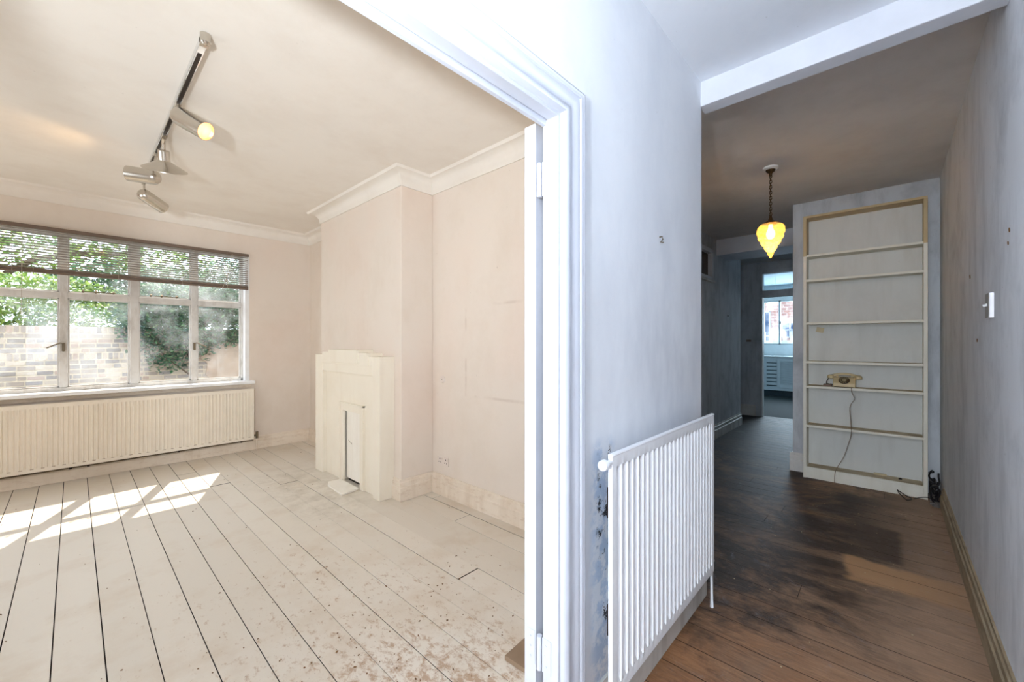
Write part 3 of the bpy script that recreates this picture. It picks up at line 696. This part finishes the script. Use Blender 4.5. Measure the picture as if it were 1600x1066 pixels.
mb().box(BX0+.004, BX0+.022, BY0+.026, BY1-.026, .002, .090).build('plinth', 'shelf', bk, bevel=.002)
tg = mb().obox((BX1-.0095, .515, 1.475), (.002, .062, .050), Matrix.Rotation(.2, 3, 'X')).build('paper_label', 'paper')
tag(tg, 'curled buff paper label stuck to the back of the bookcase', 'label')
ck = mb().box(5.09, 5.112, .02, .11, .1136, .130).build('wood_scrap', 'paper'); tag(ck, 'small pale scrap lying on the bottom shelf', 'scrap')
ck = mb().lathe([(0, 0), (.012, 0), (.014, .006), (.006, .012), (0, .013)], (5.07, -.07, .1137), n=10).build('bottle_cap', 'black'); tag(ck, 'small dark cap lying on the bottom shelf', 'cap')

# ------------------------------------------------------------------ telephone
ph = thing('telephone', (5.04, .315, .919), 'ivory rotary dial telephone on the fifth shelf of the bookcase', 'telephone')
zb = .9192; y0, y1 = .235, .402
def q(poly, y0, y1): return mb().prism([(x, z) for x, z in poly], y0, y1, 1)
body = q([(4.985, zb+.004), (4.985, zb+.040), (5.035, zb+.092), (5.095, zb+.098), (5.110, zb+.060), (5.112, zb+.004)], y0, y1)
body.build('body', 'phone', ph, bevel=.007, seg=3)
mb().box(4.99, 5.105, y0+.008, y1-.008, zb, zb+.006).build('base_plate', 'black', ph)
nrm = Vector((-.052, 0, .050)).normalized(); ctr = Vector((5.009, (y0+y1)/2, zb+.066))
dl = sub(mb().lathe([(.0, .006), (.040, .006), (.043, .003), (.043, 0)], ctr, nrm, 32).build('dial', 'phone_dark', ph, smooth=True))
mb().lathe([(.0, .010), (.017, .010), (.019, .006)], ctr, nrm, 24).build('dial_centre', 'phone_clear', dl, smooth=True)
qt = nrm.to_track_quat('Z', 'Y').to_matrix(); m = mb()
for k in range(10):
    a = .6+k*.5; c = ctr + qt @ Vector((.030*math.cos(a), .030*math.sin(a), .0062)); m.lathe([(0, .0006), (.0055, .0006), (.0060, 0)], c, nrm, 10)
m.build('finger_hole', 'phone_clear', dl)
for ya_ in (y0+.020, y1-.036): mb().box(5.05, 5.085, ya_, ya_+.016, zb+.094, zb+.112).build('cradle', 'phone', ph, bevel=.003)
hs = []
for i in range(15):
    f = i/14*2-1; hs.append((5.062-.012*abs(f)**3, (y0+y1)/2+f*.105, zb+.124-.022*f*f))
h = sub(mb().tube(hs, .0125, 12).build('handset', 'phone', ph, smooth=True))
for s, nm in ((1, 'earpiece'), (-1, 'mouthpiece')):
    mb().lathe([(0, .038), (.014, .038), (.026, .030), (.029, .010), (.027, 0), (0, -.002)], (5.046, (y0+y1)/2+s*.105, zb+.078), (.15, -s*.1, 1), 20).build(nm, 'phone', h, smooth=True)
cc = []
for i in range(120):
    f = i/119; a = i*.85
    c = Vector((5.035, y1+.035-.02*math.sin(f*PI), zb+.085)).lerp(Vector((5.05, y1+.004, zb+.02)), f) + Vector((0, .045*math.sin(f*PI), -.02*math.sin(f*PI)))
    cc.append(tuple(c+Vector((.005*math.cos(a), 0, .005*math.sin(a)))))
mb().tube(cc, .0022, 5).build('curly_cord', 'phone_dark', ph, smooth=True)
jb = mb().box(5.00, 5.05, y1+.010, y1+.075, zb, zb+.024).build('junction_box', plain('brown bakelite', (92, 66, 48), .4), None, bevel=.003); tag(jb, 'small brown junction box beside the telephone', 'box')
pts = [(5.02, .262, .925), (4.955, .262, .922), (4.952, .259, .880), (4.955, .241, .819), (4.955, .273, .737), (4.955, .264, .571), (4.955, .264, .481), (4.955, .287, .381), (4.955, .32, .26), (4.955, .377, .127), (4.955, .386, .03), (4.952, .383, .004)]
def smooth_pts(p, k=5):
    p = [Vector(a) for a in p]; out = []
    for i in range(len(p)-1):
        a, b, c, d = p[max(i-1, 0)], p[i], p[i+1], p[min(i+2, len(p)-1)]
        for j in range(k):
            t = j/k; out.append(.5*((2*b)+(c-a)*t+(2*a-5*b+4*c-d)*t*t+(3*b-a-3*c+d)*t*t*t))
    return out+[p[-1]]
cb = mb().tube(smooth_pts(pts), .0032, 6).build('telephone_cable', 'cable', None, smooth=True); tag(cb, 'brown cable hanging from the telephone shelf to the floor', 'cable')

# rubble and cables in the corner right of the bookcase
rr3 = random.Random(3)
pl = thing('cable_tangle', (4.95, -.27, 0), 'tangle of black cables in the corner right of the bookcase', 'cables')
for k in range(7):
    p = Vector((4.92+rr3.uniform(-.05, .1), -.285+rr3.uniform(-.02, .02), .01)); pts = [p.copy()]
    for j in range(7):
        p = p+Vector((rr3.uniform(-.07, .07), rr3.uniform(-.03, .03), rr3.uniform(-.02, .06)))
        p.y = min(max(p.y, -.298), -.252); p.z = min(max(p.z, .006), .26); p.x = min(max(p.x, 4.72), 5.14); pts.append(p.copy())
    mb().tube(smooth_pts(pts, 4), .006, 6).build('cable', 'black', pl, smooth=True)
m = mb()
for k in range(60):
    s = rr3.uniform(.008, .028); m.obox((rr3.uniform(4.80, 5.15), rr3.uniform(-.298, -.258), s*.4), (s, s*.9, s*.8), Matrix.Rotation(rr3.uniform(0, 3), 3, 'Z'))
o = m.build('rubble', 'rubble'); tag(o, 'grey rubble heaped in the corner right of the bookcase', 'rubble', kind='stuff')
o = mb().box(5.11, 5.165, -.30, -.255, .0, .15).build('pipe_boxing', 'rubble', bevel=.01); tag(o, 'low dark grey block behind the cables in the corner', 'block')
wr = mb().tube(smooth_pts([(4.90, -.05, .06), (4.92, -.06, .03), (4.86, -.09, .012), (4.83, -.11, .006), (4.88, -.14, .01), (4.92, -.10, .02), (4.90, -.055, .055)]), .004, 6).build('wire_loop', 'dark_metal', None, smooth=True)
tag(wr, 'dark bent wire loop on the floor in front of the bookcase', 'wire')
wr = mb().tube(smooth_pts([(4.90, -.15, .006), (4.93, -.19, .02), (4.94, -.235, .03), (4.95, -.27, .02)]), .003, 6).build('thin_wire', 'black', None, smooth=True)
tag(wr, 'thin black wire running to the right corner of the bookcase', 'wire')

# ------------------------------------------------------------------ pendant lamp
PX, PY = 3.93, .723
pd = thing('pendant_lamp', (PX, PY, HD), 'lit amber glass flame pendant lamp hanging on a brass chain', 'lamp')
mb().lathe([(0, 0), (.056, 0), (.056, -.014), (.040, -.022), (0, -.022)], (PX, PY, HD), (0, 0, 1), 28).build('ceiling_rose', 'ceramic', pd, smooth=True)
mb().lathe([(0, -.020), (.036, -.022), (.030, -.036), (.012, -.050), (.010, -.072)], (PX, PY, HD), (0, 0, 1), 20).build('hook_plate', 'rose_brass', pd, smooth=True)
m = mb(); z = HD-.062; k = 0
while z > 2.40:
    L = []
    for j in range(13):
        a = 2*PI*j/12; L.append((PX+(.0095*math.cos(a) if k % 2 else 0), PY+(0 if k % 2 else .0095*math.cos(a)), z-.013+.016*math.sin(a)))
    m.tube(L, .0032, 5); z -= .0225; k += 1
m.build('chain', 'rose_brass', pd, smooth=True)
mb().tube([(PX, PY, HD-.05), (PX+.004, PY, 2.6), (PX, PY, 2.385)], .0042, 6).build('flex', 'rose_brass', pd)
mb().lathe([(0, .400), (.008, .398), (.012, .380), (.020, .362), (.036, .350), (.062, .338), (.068, .330), (.064, .326)], (PX, PY, 2.0), (0, 0, 1), 28).build('gallery', 'rose_brass', pd, smooth=True)
# moulded shade with a lobed, stepped flame outline
n = 40; prof = [(.058, 2.334), (.078, 2.322), (.092, 2.305), (.097, 2.285), (.099, 2.262), (.093, 2.242), (.088, 2.236), (.090, 2.218), (.080, 2.198), (.070, 2.192), (.070, 2.176), (.058, 2.155), (.047, 2.148), (.046, 2.132), (.034, 2.108), (.024, 2.098), (.022, 2.082), (.012, 2.064), (.009, 2.052), (.001, 2.046)]
rings = []
for r, z in prof:
    rings.append([(PX+r*(1+.045*math.cos(8*2*PI*k/n))*math.cos(2*PI*k/n), PY+r*(1+.045*math.cos(8*2*PI*k/n))*math.sin(2*PI*k/n), z) for k in range(n+1)])
mb().sweep(rings).build('shade', 'amber', pd, smooth=True)
mb().lathe([(.001, 2.205), (.020, 2.212), (.032, 2.235), (.032, 2.258), (.018, 2.292), (.014, 2.325)], (PX, PY, 0), (0, 0, 1), 20).build('bulb', 'bulb', pd, smooth=True)
lamp('pendant_bulb_light', 'POINT', (PX, PY, 2.19), 6, (1, .84, .66), shadow_soft_size=.05)

# ------------------------------------------------------------------ internal high window in the passage
hw = thing('window_2', (5.7, 1.8, 2.2), 'small high internal window with brown glass in the passage wall', 'window', kind='structure')
f = .055
m = mb().box(xh0, xh1, 1.775, 1.85, zh0, zh0+f*.8).box(xh0, xh1, 1.775, 1.85, zh1-f, zh1).box(xh1-f, xh1, 1.775, 1.85, zh0, zh1).box(xh0, xh0+f, 1.775, 1.85, zh0, zh1)
m.build('frame', 'beam_paint', hw, bevel=.004)
mb().box(xh0+f, xh1-f, 1.835, 1.845, zh0+f*.8, zh1-f).build('pane', 'brown_pane', hw)
mb().box(xh0-.02, xh1+.025, 1.760, 1.80, zh0-.03, zh0).build('sill', 'hall_skirt', hw, bevel=.003)
m = mb().cyl((5.52, 1.80, 1.83), (5.52, 1.785, 1.83), .014, n=10)
o = m.build('wall_plug', 'dark_metal'); tag(o, 'dark round fixing on the passage wall below the internal window', 'fixing')
m = mb().cyl((6.75, 1.80, 1.75), (6.75, 1.785, 1.75), .012, n=10)
o = m.build('wall_plug', 'dark_metal'); tag(o, 'dark round fixing on the passage wall nearer the kitchen', 'fixing')

# ------------------------------------------------------------------ kitchen doorway and kitchen
kd = thing('door_2', (8.5, 1.25, 0), 'grey frame of the kitchen doorway with a glazed transom', 'doorway', kind='structure')
m = mb().box(8.47, 8.50, yk1, yk1+.09, 0, 2.66).box(8.47, 8.50, yk0-.09, yk0, 0, 2.66).box(8.47, 8.50, yk0, yk1, 2.585, 2.66)
m.build('architrave', 'dining_wall', kd, bevel=.004)
mb().box(8.49, 8.61, yk1-.012, yk1, 0, 2.585).box(8.49, 8.61, yk0, yk0+.012, 0, 2.585).build('jamb', 'frame_paint', kd)
mb().box(8.488, 8.61, yk0, yk1, 2.165, 2.285).build('transom_bar', 'dining_wall', kd, bevel=.003)
mb().box(8.54, 8.546, yk0+.012, yk1-.012, 2.285, 2.585).build('pane', 'pane_clear', kd)
o = mb().box(8.475, 8.5, 1.985, 2.105, 2.185, 2.675).build('wall_box', 'dining_wall', bevel=.004); tag(o, 'shallow grey painted box on the wall left of the kitchen doorway', 'box')
o = mb().box(8.49, 8.5, 1.87, 1.95, 1.36, 1.40).build('switch_plate', 'blind_rail', bevel=.004); tag(o, 'dark smudged switch plate left of the kitchen doorway', 'switch')
hk = thing('wall_bracket', (5.62, .77, 2.38), 'pale metal bracket high at the corner left of the bookcase wall', 'bracket')
mb().box(5.60, 5.64, .75, .80, 2.44, 2.455).box(5.60, 5.64, .79, .80, 2.38, 2.455).build('bracket', 'beam_paint', hk)

m = mb().box(8.6, 12.75, 3.5, 3.6, 0, 2.95).box(8.6, 12.75, -1.6, -1.5, 0, 2.95)
struct('wall_kitchen', m, 'kitchen_wall', 'pale blue side walls of the kitchen')
wy0, wy1, wz0, wz1 = .3, 2.50, 1.285, 2.45
m = mb().box(12.6, 12.75, wy1, 3.5, 0, 2.95).box(12.6, 12.75, -1.5, wy0, 0, 2.95).box(12.6, 12.75, wy0, wy1, 0, wz0).box(12.6, 12.75, wy0, wy1, wz1, 2.95)
struct('wall_kitchen', m, 'kitchen_wall', 'pale blue kitchen wall around the far window')
struct('ceiling', mb().box(8.6, 12.75, -1.6, 3.6, 2.85, 2.95), 'kitchen_wall', 'pale kitchen ceiling seen through the transom')
struct('wall_kitchen', mb().box(8.602, 8.63, -1.5, yk0-.01, 0, 2.85).box(8.602, 8.63, yk1+.01, 3.5, 0, 2.85), 'kitchen_wall', 'kitchen side of the doorway wall')
kw = thing('window_3', (12.62, 1.4, 1.3), 'blue tinted kitchen window looking out on a picket fence', 'window', kind='structure')
m = mb().box(12.60, 12.66, wy0, wy1, wz0, wz0+.04).box(12.60, 12.66, wy0, wy1, wz1-.04, wz1)
for y in (wy0+.02, 1.03, 1.57, 2.115, wy1-.02): m.box(12.60, 12.66, y-.024, y+.024, wz0, wz1)
m.build('frame', 'kitchen_unit', kw, bevel=.004)
for a, b in ((wy0+.04, 1.006), (1.054, 1.546), (1.594, 2.091), (2.139, wy1-.04)):
    mb().box(12.63, 12.634, a, b, wz0+.04, wz1-.04).build('pane', 'pane_clear', kw)
mb().box(12.590, 12.602, 2.085, 2.115, 1.83, 1.90).build('catch', 'kitchen_dark', kw)
cbn = thing('kitchen_cabinet', (12.2, 1.5, 0), 'pale drawer and louvred door unit under the kitchen window', 'cabinet')
CX = 12.0
mb().box(CX, 12.59, .4, 2.9, .17, .965).build('body', 'kitchen_unit', cbn)
mb().box(CX+.05, 12.59, .4, 2.9, 0, .17).build('plinth', 'kitchen_dark', cbn)
mb().box(CX-.02, CX+.004, .4, 2.9, .145, .20).build('bottom_rail', 'kitchen_unit', cbn, bevel=.003)
for i in range(7):
    z = .27+i*.0955
    d = mb().box(CX-.018, CX, 2.085, 2.285, z, z+.070).build('drawer', 'kitchen_unit', cbn, bevel=.004)
    mb().box(CX-.004, CX+.001, 2.075, 2.295, z-.022, z).build('shadow_gap', 'kitchen_dark', cbn)
for (a, b) in ((1.56, 2.05), (1.02, 1.52)):
    dd = sub(mb().box(CX-.02, CX, b-.05, b, .215, .925).box(CX-.02, CX, a, a+.05, .215, .925).box(CX-.02, CX, a+.05, b-.05, .215, .30).box(CX-.02, CX, a+.05, b-.05, .875, .925).build('door', 'kitchen_unit', cbn, bevel=.003))
    for k in range(23):
        z = .312+k*.0246; mb().obox((CX-.010, (a+b)/2, z), (.018, b-a-.1, .004), Matrix.Rotation(-.7, 3, 'Y')).build('louvre', 'kitchen_unit', dd)
ct = mb().box(CX-.03, 12.60, .4, 2.9, .966, 1.0).build('worktop', 'kitchen_unit', bevel=.006); tag(ct, 'pale worktop above the kitchen drawers', 'worktop')
kb = thing('kitchen_bulb', (11.0, 1.925, 2.85), 'bright bare bulb hanging in the kitchen', 'lamp')
mb().tube([(11.0, 1.925, 2.85), (11.0, 1.925, 2.47)], .003, 6).build('flex', 'ceramic', kb)
mb().lathe([(.001, .09), (.012, .085), (.014, .055), (.034, .02), (.030, -.012), (.001, -.022)], (11.0, 1.925, 2.425), n=16).build('bulb', 'bulb_white', kb, smooth=True)

# ------------------------------------------------------------------ outside the kitchen
struct('ground', mb().box(12.76, 26, -6, 10, -.2, -.15), 'ground', 'paving outside the kitchen')
pf = thing('picket_fence', (14.5, 2.2, 0), 'white picket fence outside the kitchen window', 'fence')
for k in range(34):
    y = 3.55-k*.178
    mb().prism([(y-.045, -.15), (y+.045, -.15), (y+.045, 1.66), (y, 1.70), (y-.045, 1.66)], 14.48, 14.50, 0).build('picket', 'white_gloss', pf)
mb().box(14.50, 14.54, -2.5, 3.6, 1.30, 1.40).build('rail', 'white_gloss', pf); mb().box(14.50, 14.54, -2.5, 3.6, .4, .5).build('rail', 'white_gloss', pf)
hs_ = thing('brick_house', (19, 2, 0), 'red brick house with white framed windows beyond the kitchen', 'building')
mb().box(19, 19.3, -4, 9, -.2, 3.6).build('wall', 'far_brick', hs_)
mb().prism([(18.8, 3.55), (19.0, 3.5), (21.5, 5.2), (21.5, 5.3)], -4, 9, 1).build('roof', plain('slate roof', (120, 112, 112), .8, var=.2), hs_)
for (a, b, c, d) in ((2.55, 3.13, 1.52, 2.15), (4.1, 5.0, 1.5, 2.6), (.4, 1.6, 1.52, 2.3), (3.5, 3.9, .6, 2.6)):
    g = mb().box(18.97, 19.0, a, b, c, d).build('window_glass', plain('blue glass', (60, 84, 120), .2), hs_)
    m = mb().box(18.94, 18.98, a, b, c, c+.05).box(18.94, 18.98, a, b, d-.05, d).box(18.94, 18.98, a, a+.05, c, d).box(18.94, 18.98, b-.05, b, c, d).box(18.94, 18.98, (a+b)/2-.02, (a+b)/2+.02, c, d).box(18.94, 18.98, a, b, (c+d)/2-.02, (c+d)/2+.02)
    m.build('window_bars', 'white_gloss', hs_)

# ------------------------------------------------------------------ garden: brick wall, ivy, trees
struct('ground', mb().box(-9, 8, 6.14, 22, -.3, -.2), 'ground', 'garden ground outside the living room window')
gw = thing('garden_wall', (0, 9.5, -.2), 'weathered stock brick garden wall outside the living room window', 'wall')
mb().box(-6, 4.5, 9.507, 9.72, -.25, 1.60).build('mortar_core', 'mortar', gw)
brs = random.Random(21)
def brick_mesh(L, H):
    m = mb().box(-L/2, L/2, 0, .10, -H/2, H/2); me = bpy.data.meshes.new('brick')
    me.from_pydata(m.v, [], m.f); me.materials.append(M['brick']); return me
bm_s, bm_h, bm_r = brick_mesh(.172, .058), brick_mesh(.082, .058), brick_mesh(.050, .100)
joined = mb(); off = Vector(gw.location)
def put(me, L, H, x, z):
    y = 9.5+brs.uniform(-.003, .005)
    if me is bm_r: vis = -.62 < x < 1.95
    else: vis = -.50 < x < 2.05 and z > .66
    if vis:
        o = bpy.data.objects.new('brick', me); o.location = Vector((x, y, z))-off; o.parent = gw; COL.objects.link(o)
        o.scale = (brs.uniform(.95, 1.02), 1, brs.uniform(.92, 1.03))
    else: joined.box(x-L/2, x+L/2, y, y+.1, z-H/2, z+H/2)
z = 1.60-.053
def rowlock(z):
    x = -6+.035
    while x < 4.4: put(bm_r, .056, .105, x, z); x += .0665
def course(z, k):
    x = -6 + (.11 if k % 2 else .0); 
    while x < 4.3:
        if brs.random() < .75: put(bm_s, .172, .058, x+.086, z); x += .186
        else: put(bm_h, .082, .058, x+.041, z); x += .096
rowlock(z); z -= .053+.0375
for k in range(4): course(z-.008, k); z -= .076
z -= .022; rowlock(z-.006); z -= .053+.0375+.008
k = 0
while z > -.2: course(z, k); z -= .076; k += 1
joined.build('brickwork', 'brick_far', gw)['kind'] = 'stuff'
rp = mb().prism([(1.78, .3), (1.80, .62), (1.70, .74), (1.73, .95), (1.62, 1.06), (1.70, 1.2), (1.66, 1.33), (1.85, 1.42), (2.05, 1.30), (2.6, 1.34), (2.6, .3)], 9.488, 9.505, 1).build('render_patch', 'render', gw)
def leaves(name, parent, mat, clusters, n, size, seed, kind='stuff'):
    r = random.Random(seed); V = []; F = []
    vol = [c[3]*c[4]*c[5] for c in clusters]; tot = sum(vol)
    for c, vv in zip(clusters, vol):
        for _ in range(int(n*vv/tot)):
            while True:
                p = Vector((r.uniform(-1, 1), r.uniform(-1, 1), r.uniform(-1, 1)))
                if .25 < p.length < 1: break
            p = Vector((c[0]+p.x*c[3], c[1]+p.y*c[4], c[2]+p.z*c[5])) - Vector(parent.location)
            s = size*r.uniform(.6, 1.3)
            a = Vector((r.gauss(0, 1), r.gauss(0, 1), r.gauss(0, .6))).normalized()
            b = a.cross(Vector((r.gauss(0, .5), r.gauss(0, .5)-.3, 1))).normalized()
            k = len(V); nn = a.cross(b)*s*.15
            V += [tuple(p-a*s), tuple(p+b*s*.55+nn), tuple(p+a*s), tuple(p-b*s*.55+nn)]
            F += [(k, k+1, k+2), (k, k+2, k+3)]
    me = bpy.data.meshes.new(name); me.from_pydata(V, [], F); me.materials.append(M[mat])
    o = bpy.data.objects.new(name, me); o.parent = parent; COL.objects.link(o); o['kind'] = kind; return o
iv = thing('ivy', (1.4, 9.4, 0), 'dark green ivy hanging over the right end of the garden wall', 'ivy')
leaves('foliage', iv, 'ivy', [(1.0, 9.35, 1.55, .55, .16, .30), (1.0, 9.38, 1.25, .42, .10, .30), (1.1, 9.4, 1.0, .30, .07, .20), (1.6, 9.35, 1.65, .6, .18, .38), (2.2, 9.4, 1.65, .5, .18, .33), (1.45, 9.4, 1.3, .3, .1, .3), (.72, 9.36, 1.75, .35, .18, .22), (1.45, 9.42, 1.0, .12, .06, .25), (1.98, 9.38, 1.36, .34, .08, .14), (1.72, 9.42, 1.16, .12, .06, .18), (2.3, 9.6, 2.1, .8, .4, .5), (1.2, 9.6, 2.0, .8, .4, .45)], 17000, .034, 1)
mb().tube([(1.45, 9.44, 0), (1.5, 9.43, .7), (1.42, 9.42, 1.2), (1.62, 9.43, 1.6), (1.9, 9.5, 2.0)], .018, 7).tube([(1.5, 9.43, .7), (1.1, 9.42, 1.1), (.9, 9.44, 1.5)], .012, 6).build('stem', 'bark', iv, smooth=True)
def shrub(loc, label, mat, cl, n, size, seed, trunk):
    t = thing('tree', loc, label, 'tree')
    leaves('foliage', t, mat, cl, n, size, seed)
    m = mb()
    for pts, r in trunk: m.tube(smooth_pts(pts, 3), r, 7)
    m.build('trunk', 'bark', t, smooth=True)
shrub((-.5, 10.6, -.2), 'light green leafy bush just above the brick garden wall at the left', 'leaf_light',
      [(-1.2, 10.5, 1.72, 1.2, .5, .42), (.3, 10.4, 1.70, .9, .4, .36), (-2.6, 10.6, 1.8, 1.2, .5, .5), (-.4, 10.9, 2.2, 1.1, .5, .35)], 12500, .040, 2,
      [([(-.5, 10.6, -.2), (-.4, 10.5, .8), (-.9, 10.5, 1.6)], .05), ([(-.4, 10.5, .8), (.2, 10.4, 1.7)], .03)])
shrub((1.8, 11.6, -.2), 'dense green tree behind the ivy at the right of the window view', 'ivy',
      [(1.4, 11.4, 2.3, 1.3, .6, .7), (2.8, 11.6, 2.6, 1.2, .6, .8), (.5, 11.6, 2.5, .9, .5, .55)], 9500, .05, 3,
      [([(1.8, 11.6, -.2), (1.7, 11.5, 1.2), (1.2, 11.4, 2.4)], .09), ([(1.7, 11.5, 1.2), (2.6, 11.6, 2.7)], .06)])
shrub((-2.2, 14, -.2), 'tall loose tree far behind the garden wall against the sky', 'leaf_light',
      [(-2.5, 14, 3.2, 1.6, .8, .8), (-.5, 14, 3.4, 1.5, .8, .9), (1.5, 14.2, 3.7, 1.4, .8, .8), (-4.2, 14, 3.3, 1.3, .8, 1.0)], 5000, .08, 4,
      [([(-2.2, 14, -.2), (-2.0, 14, 1.6), (-2.6, 14, 3.3)], .11), ([(-2.0, 14, 1.6), (-.6, 14, 3.2), (1.2, 14.1, 3.6)], .06)])

# ------------------------------------------------------------------ front door behind the camera and side window added for the fill light (outside the view)
fd = thing('door_3', (-3.06, .2, 0), 'glazed entrance door behind the camera', 'door', kind='structure')
m = mb().box(-3.08, -3.04, -.20, -.06, 0, 2.05).box(-3.08, -3.04, .48, .62, 0, 2.05).box(-3.08, -3.04, -.06, .48, 0, 1.0).box(-3.08, -3.04, -.06, .48, 1.93, 2.05).box(-3.08, -3.04, -.2, .62, 2.05, 2.15)
m.build('leaf', 'white_gloss', fd); mb().box(-3.065, -3.061, -.06, .48, 1.0, 1.93).box(-3.065, -3.061, -.2, .62, 2.15, 2.55).build('pane', 'pane', fd)
sw_ = thing('added_window', (-2.0, 3.4, 1), 'unseen side window added for the fill light', 'window', kind='structure')
m = mb().box(-2.06, -2.0, 2.3, 4.5, .95, 1.0).box(-2.06, -2.0, 2.3, 4.5, 2.2, 2.25)
for y in (2.325, 3.4, 4.475): m.box(-2.06, -2.0, y-.025, y+.025, .95, 2.25)
m.build('frame', 'frame_paint', sw_); mb().box(-2.03, -2.026, 2.35, 4.45, 1.0, 2.2).build('pane', 'pane', sw_)

# ------------------------------------------------------------------ flakes of dirt on the painted boards
rr4 = random.Random(9); m = mb()
for k in range(300):
    if k < 230: x, y = rr4.gauss(.85, .42), 1.0+abs(rr4.gauss(0, .75))
    else: x, y = rr4.uniform(-.6, 2.1), rr4.uniform(1.2, 5.4)
    if not (-1.2 < x < 2.15 and .82 < y < 5.6) or (1.2 < x < 1.75 and y < 1.25) or (x > 1.55 and 3 < y < 4.8): continue
    s = rr4.uniform(.0018, .006)
    m.obox((x, y, .0028), (s*rr4.uniform(.8, 2.2), s, .0022), Matrix.Rotation(rr4.uniform(0, 3), 3, 'Z'))
o = m.build('dirt_flakes', 'chip'); tag(o, 'brown flakes scattered over the cream floorboards', 'debris', kind='stuff')
m = mb()
for k in range(34):
    x, y = rr4.uniform(1.7, 4.8), rr4.uniform(-.27, .68); s = rr4.uniform(.002, .004)
    m.obox((x, y, .003), (s*1.5, s, .0025), Matrix.Rotation(rr4.uniform(0, 3), 3, 'Z'))
o = m.build('dust_crumbs', 'paper'); tag(o, 'pale crumbs scattered over the dark hall boards', 'debris', kind='stuff')
for o in list(bpy.data.objects):
    if '_wloc' in o: del o['_wloc']
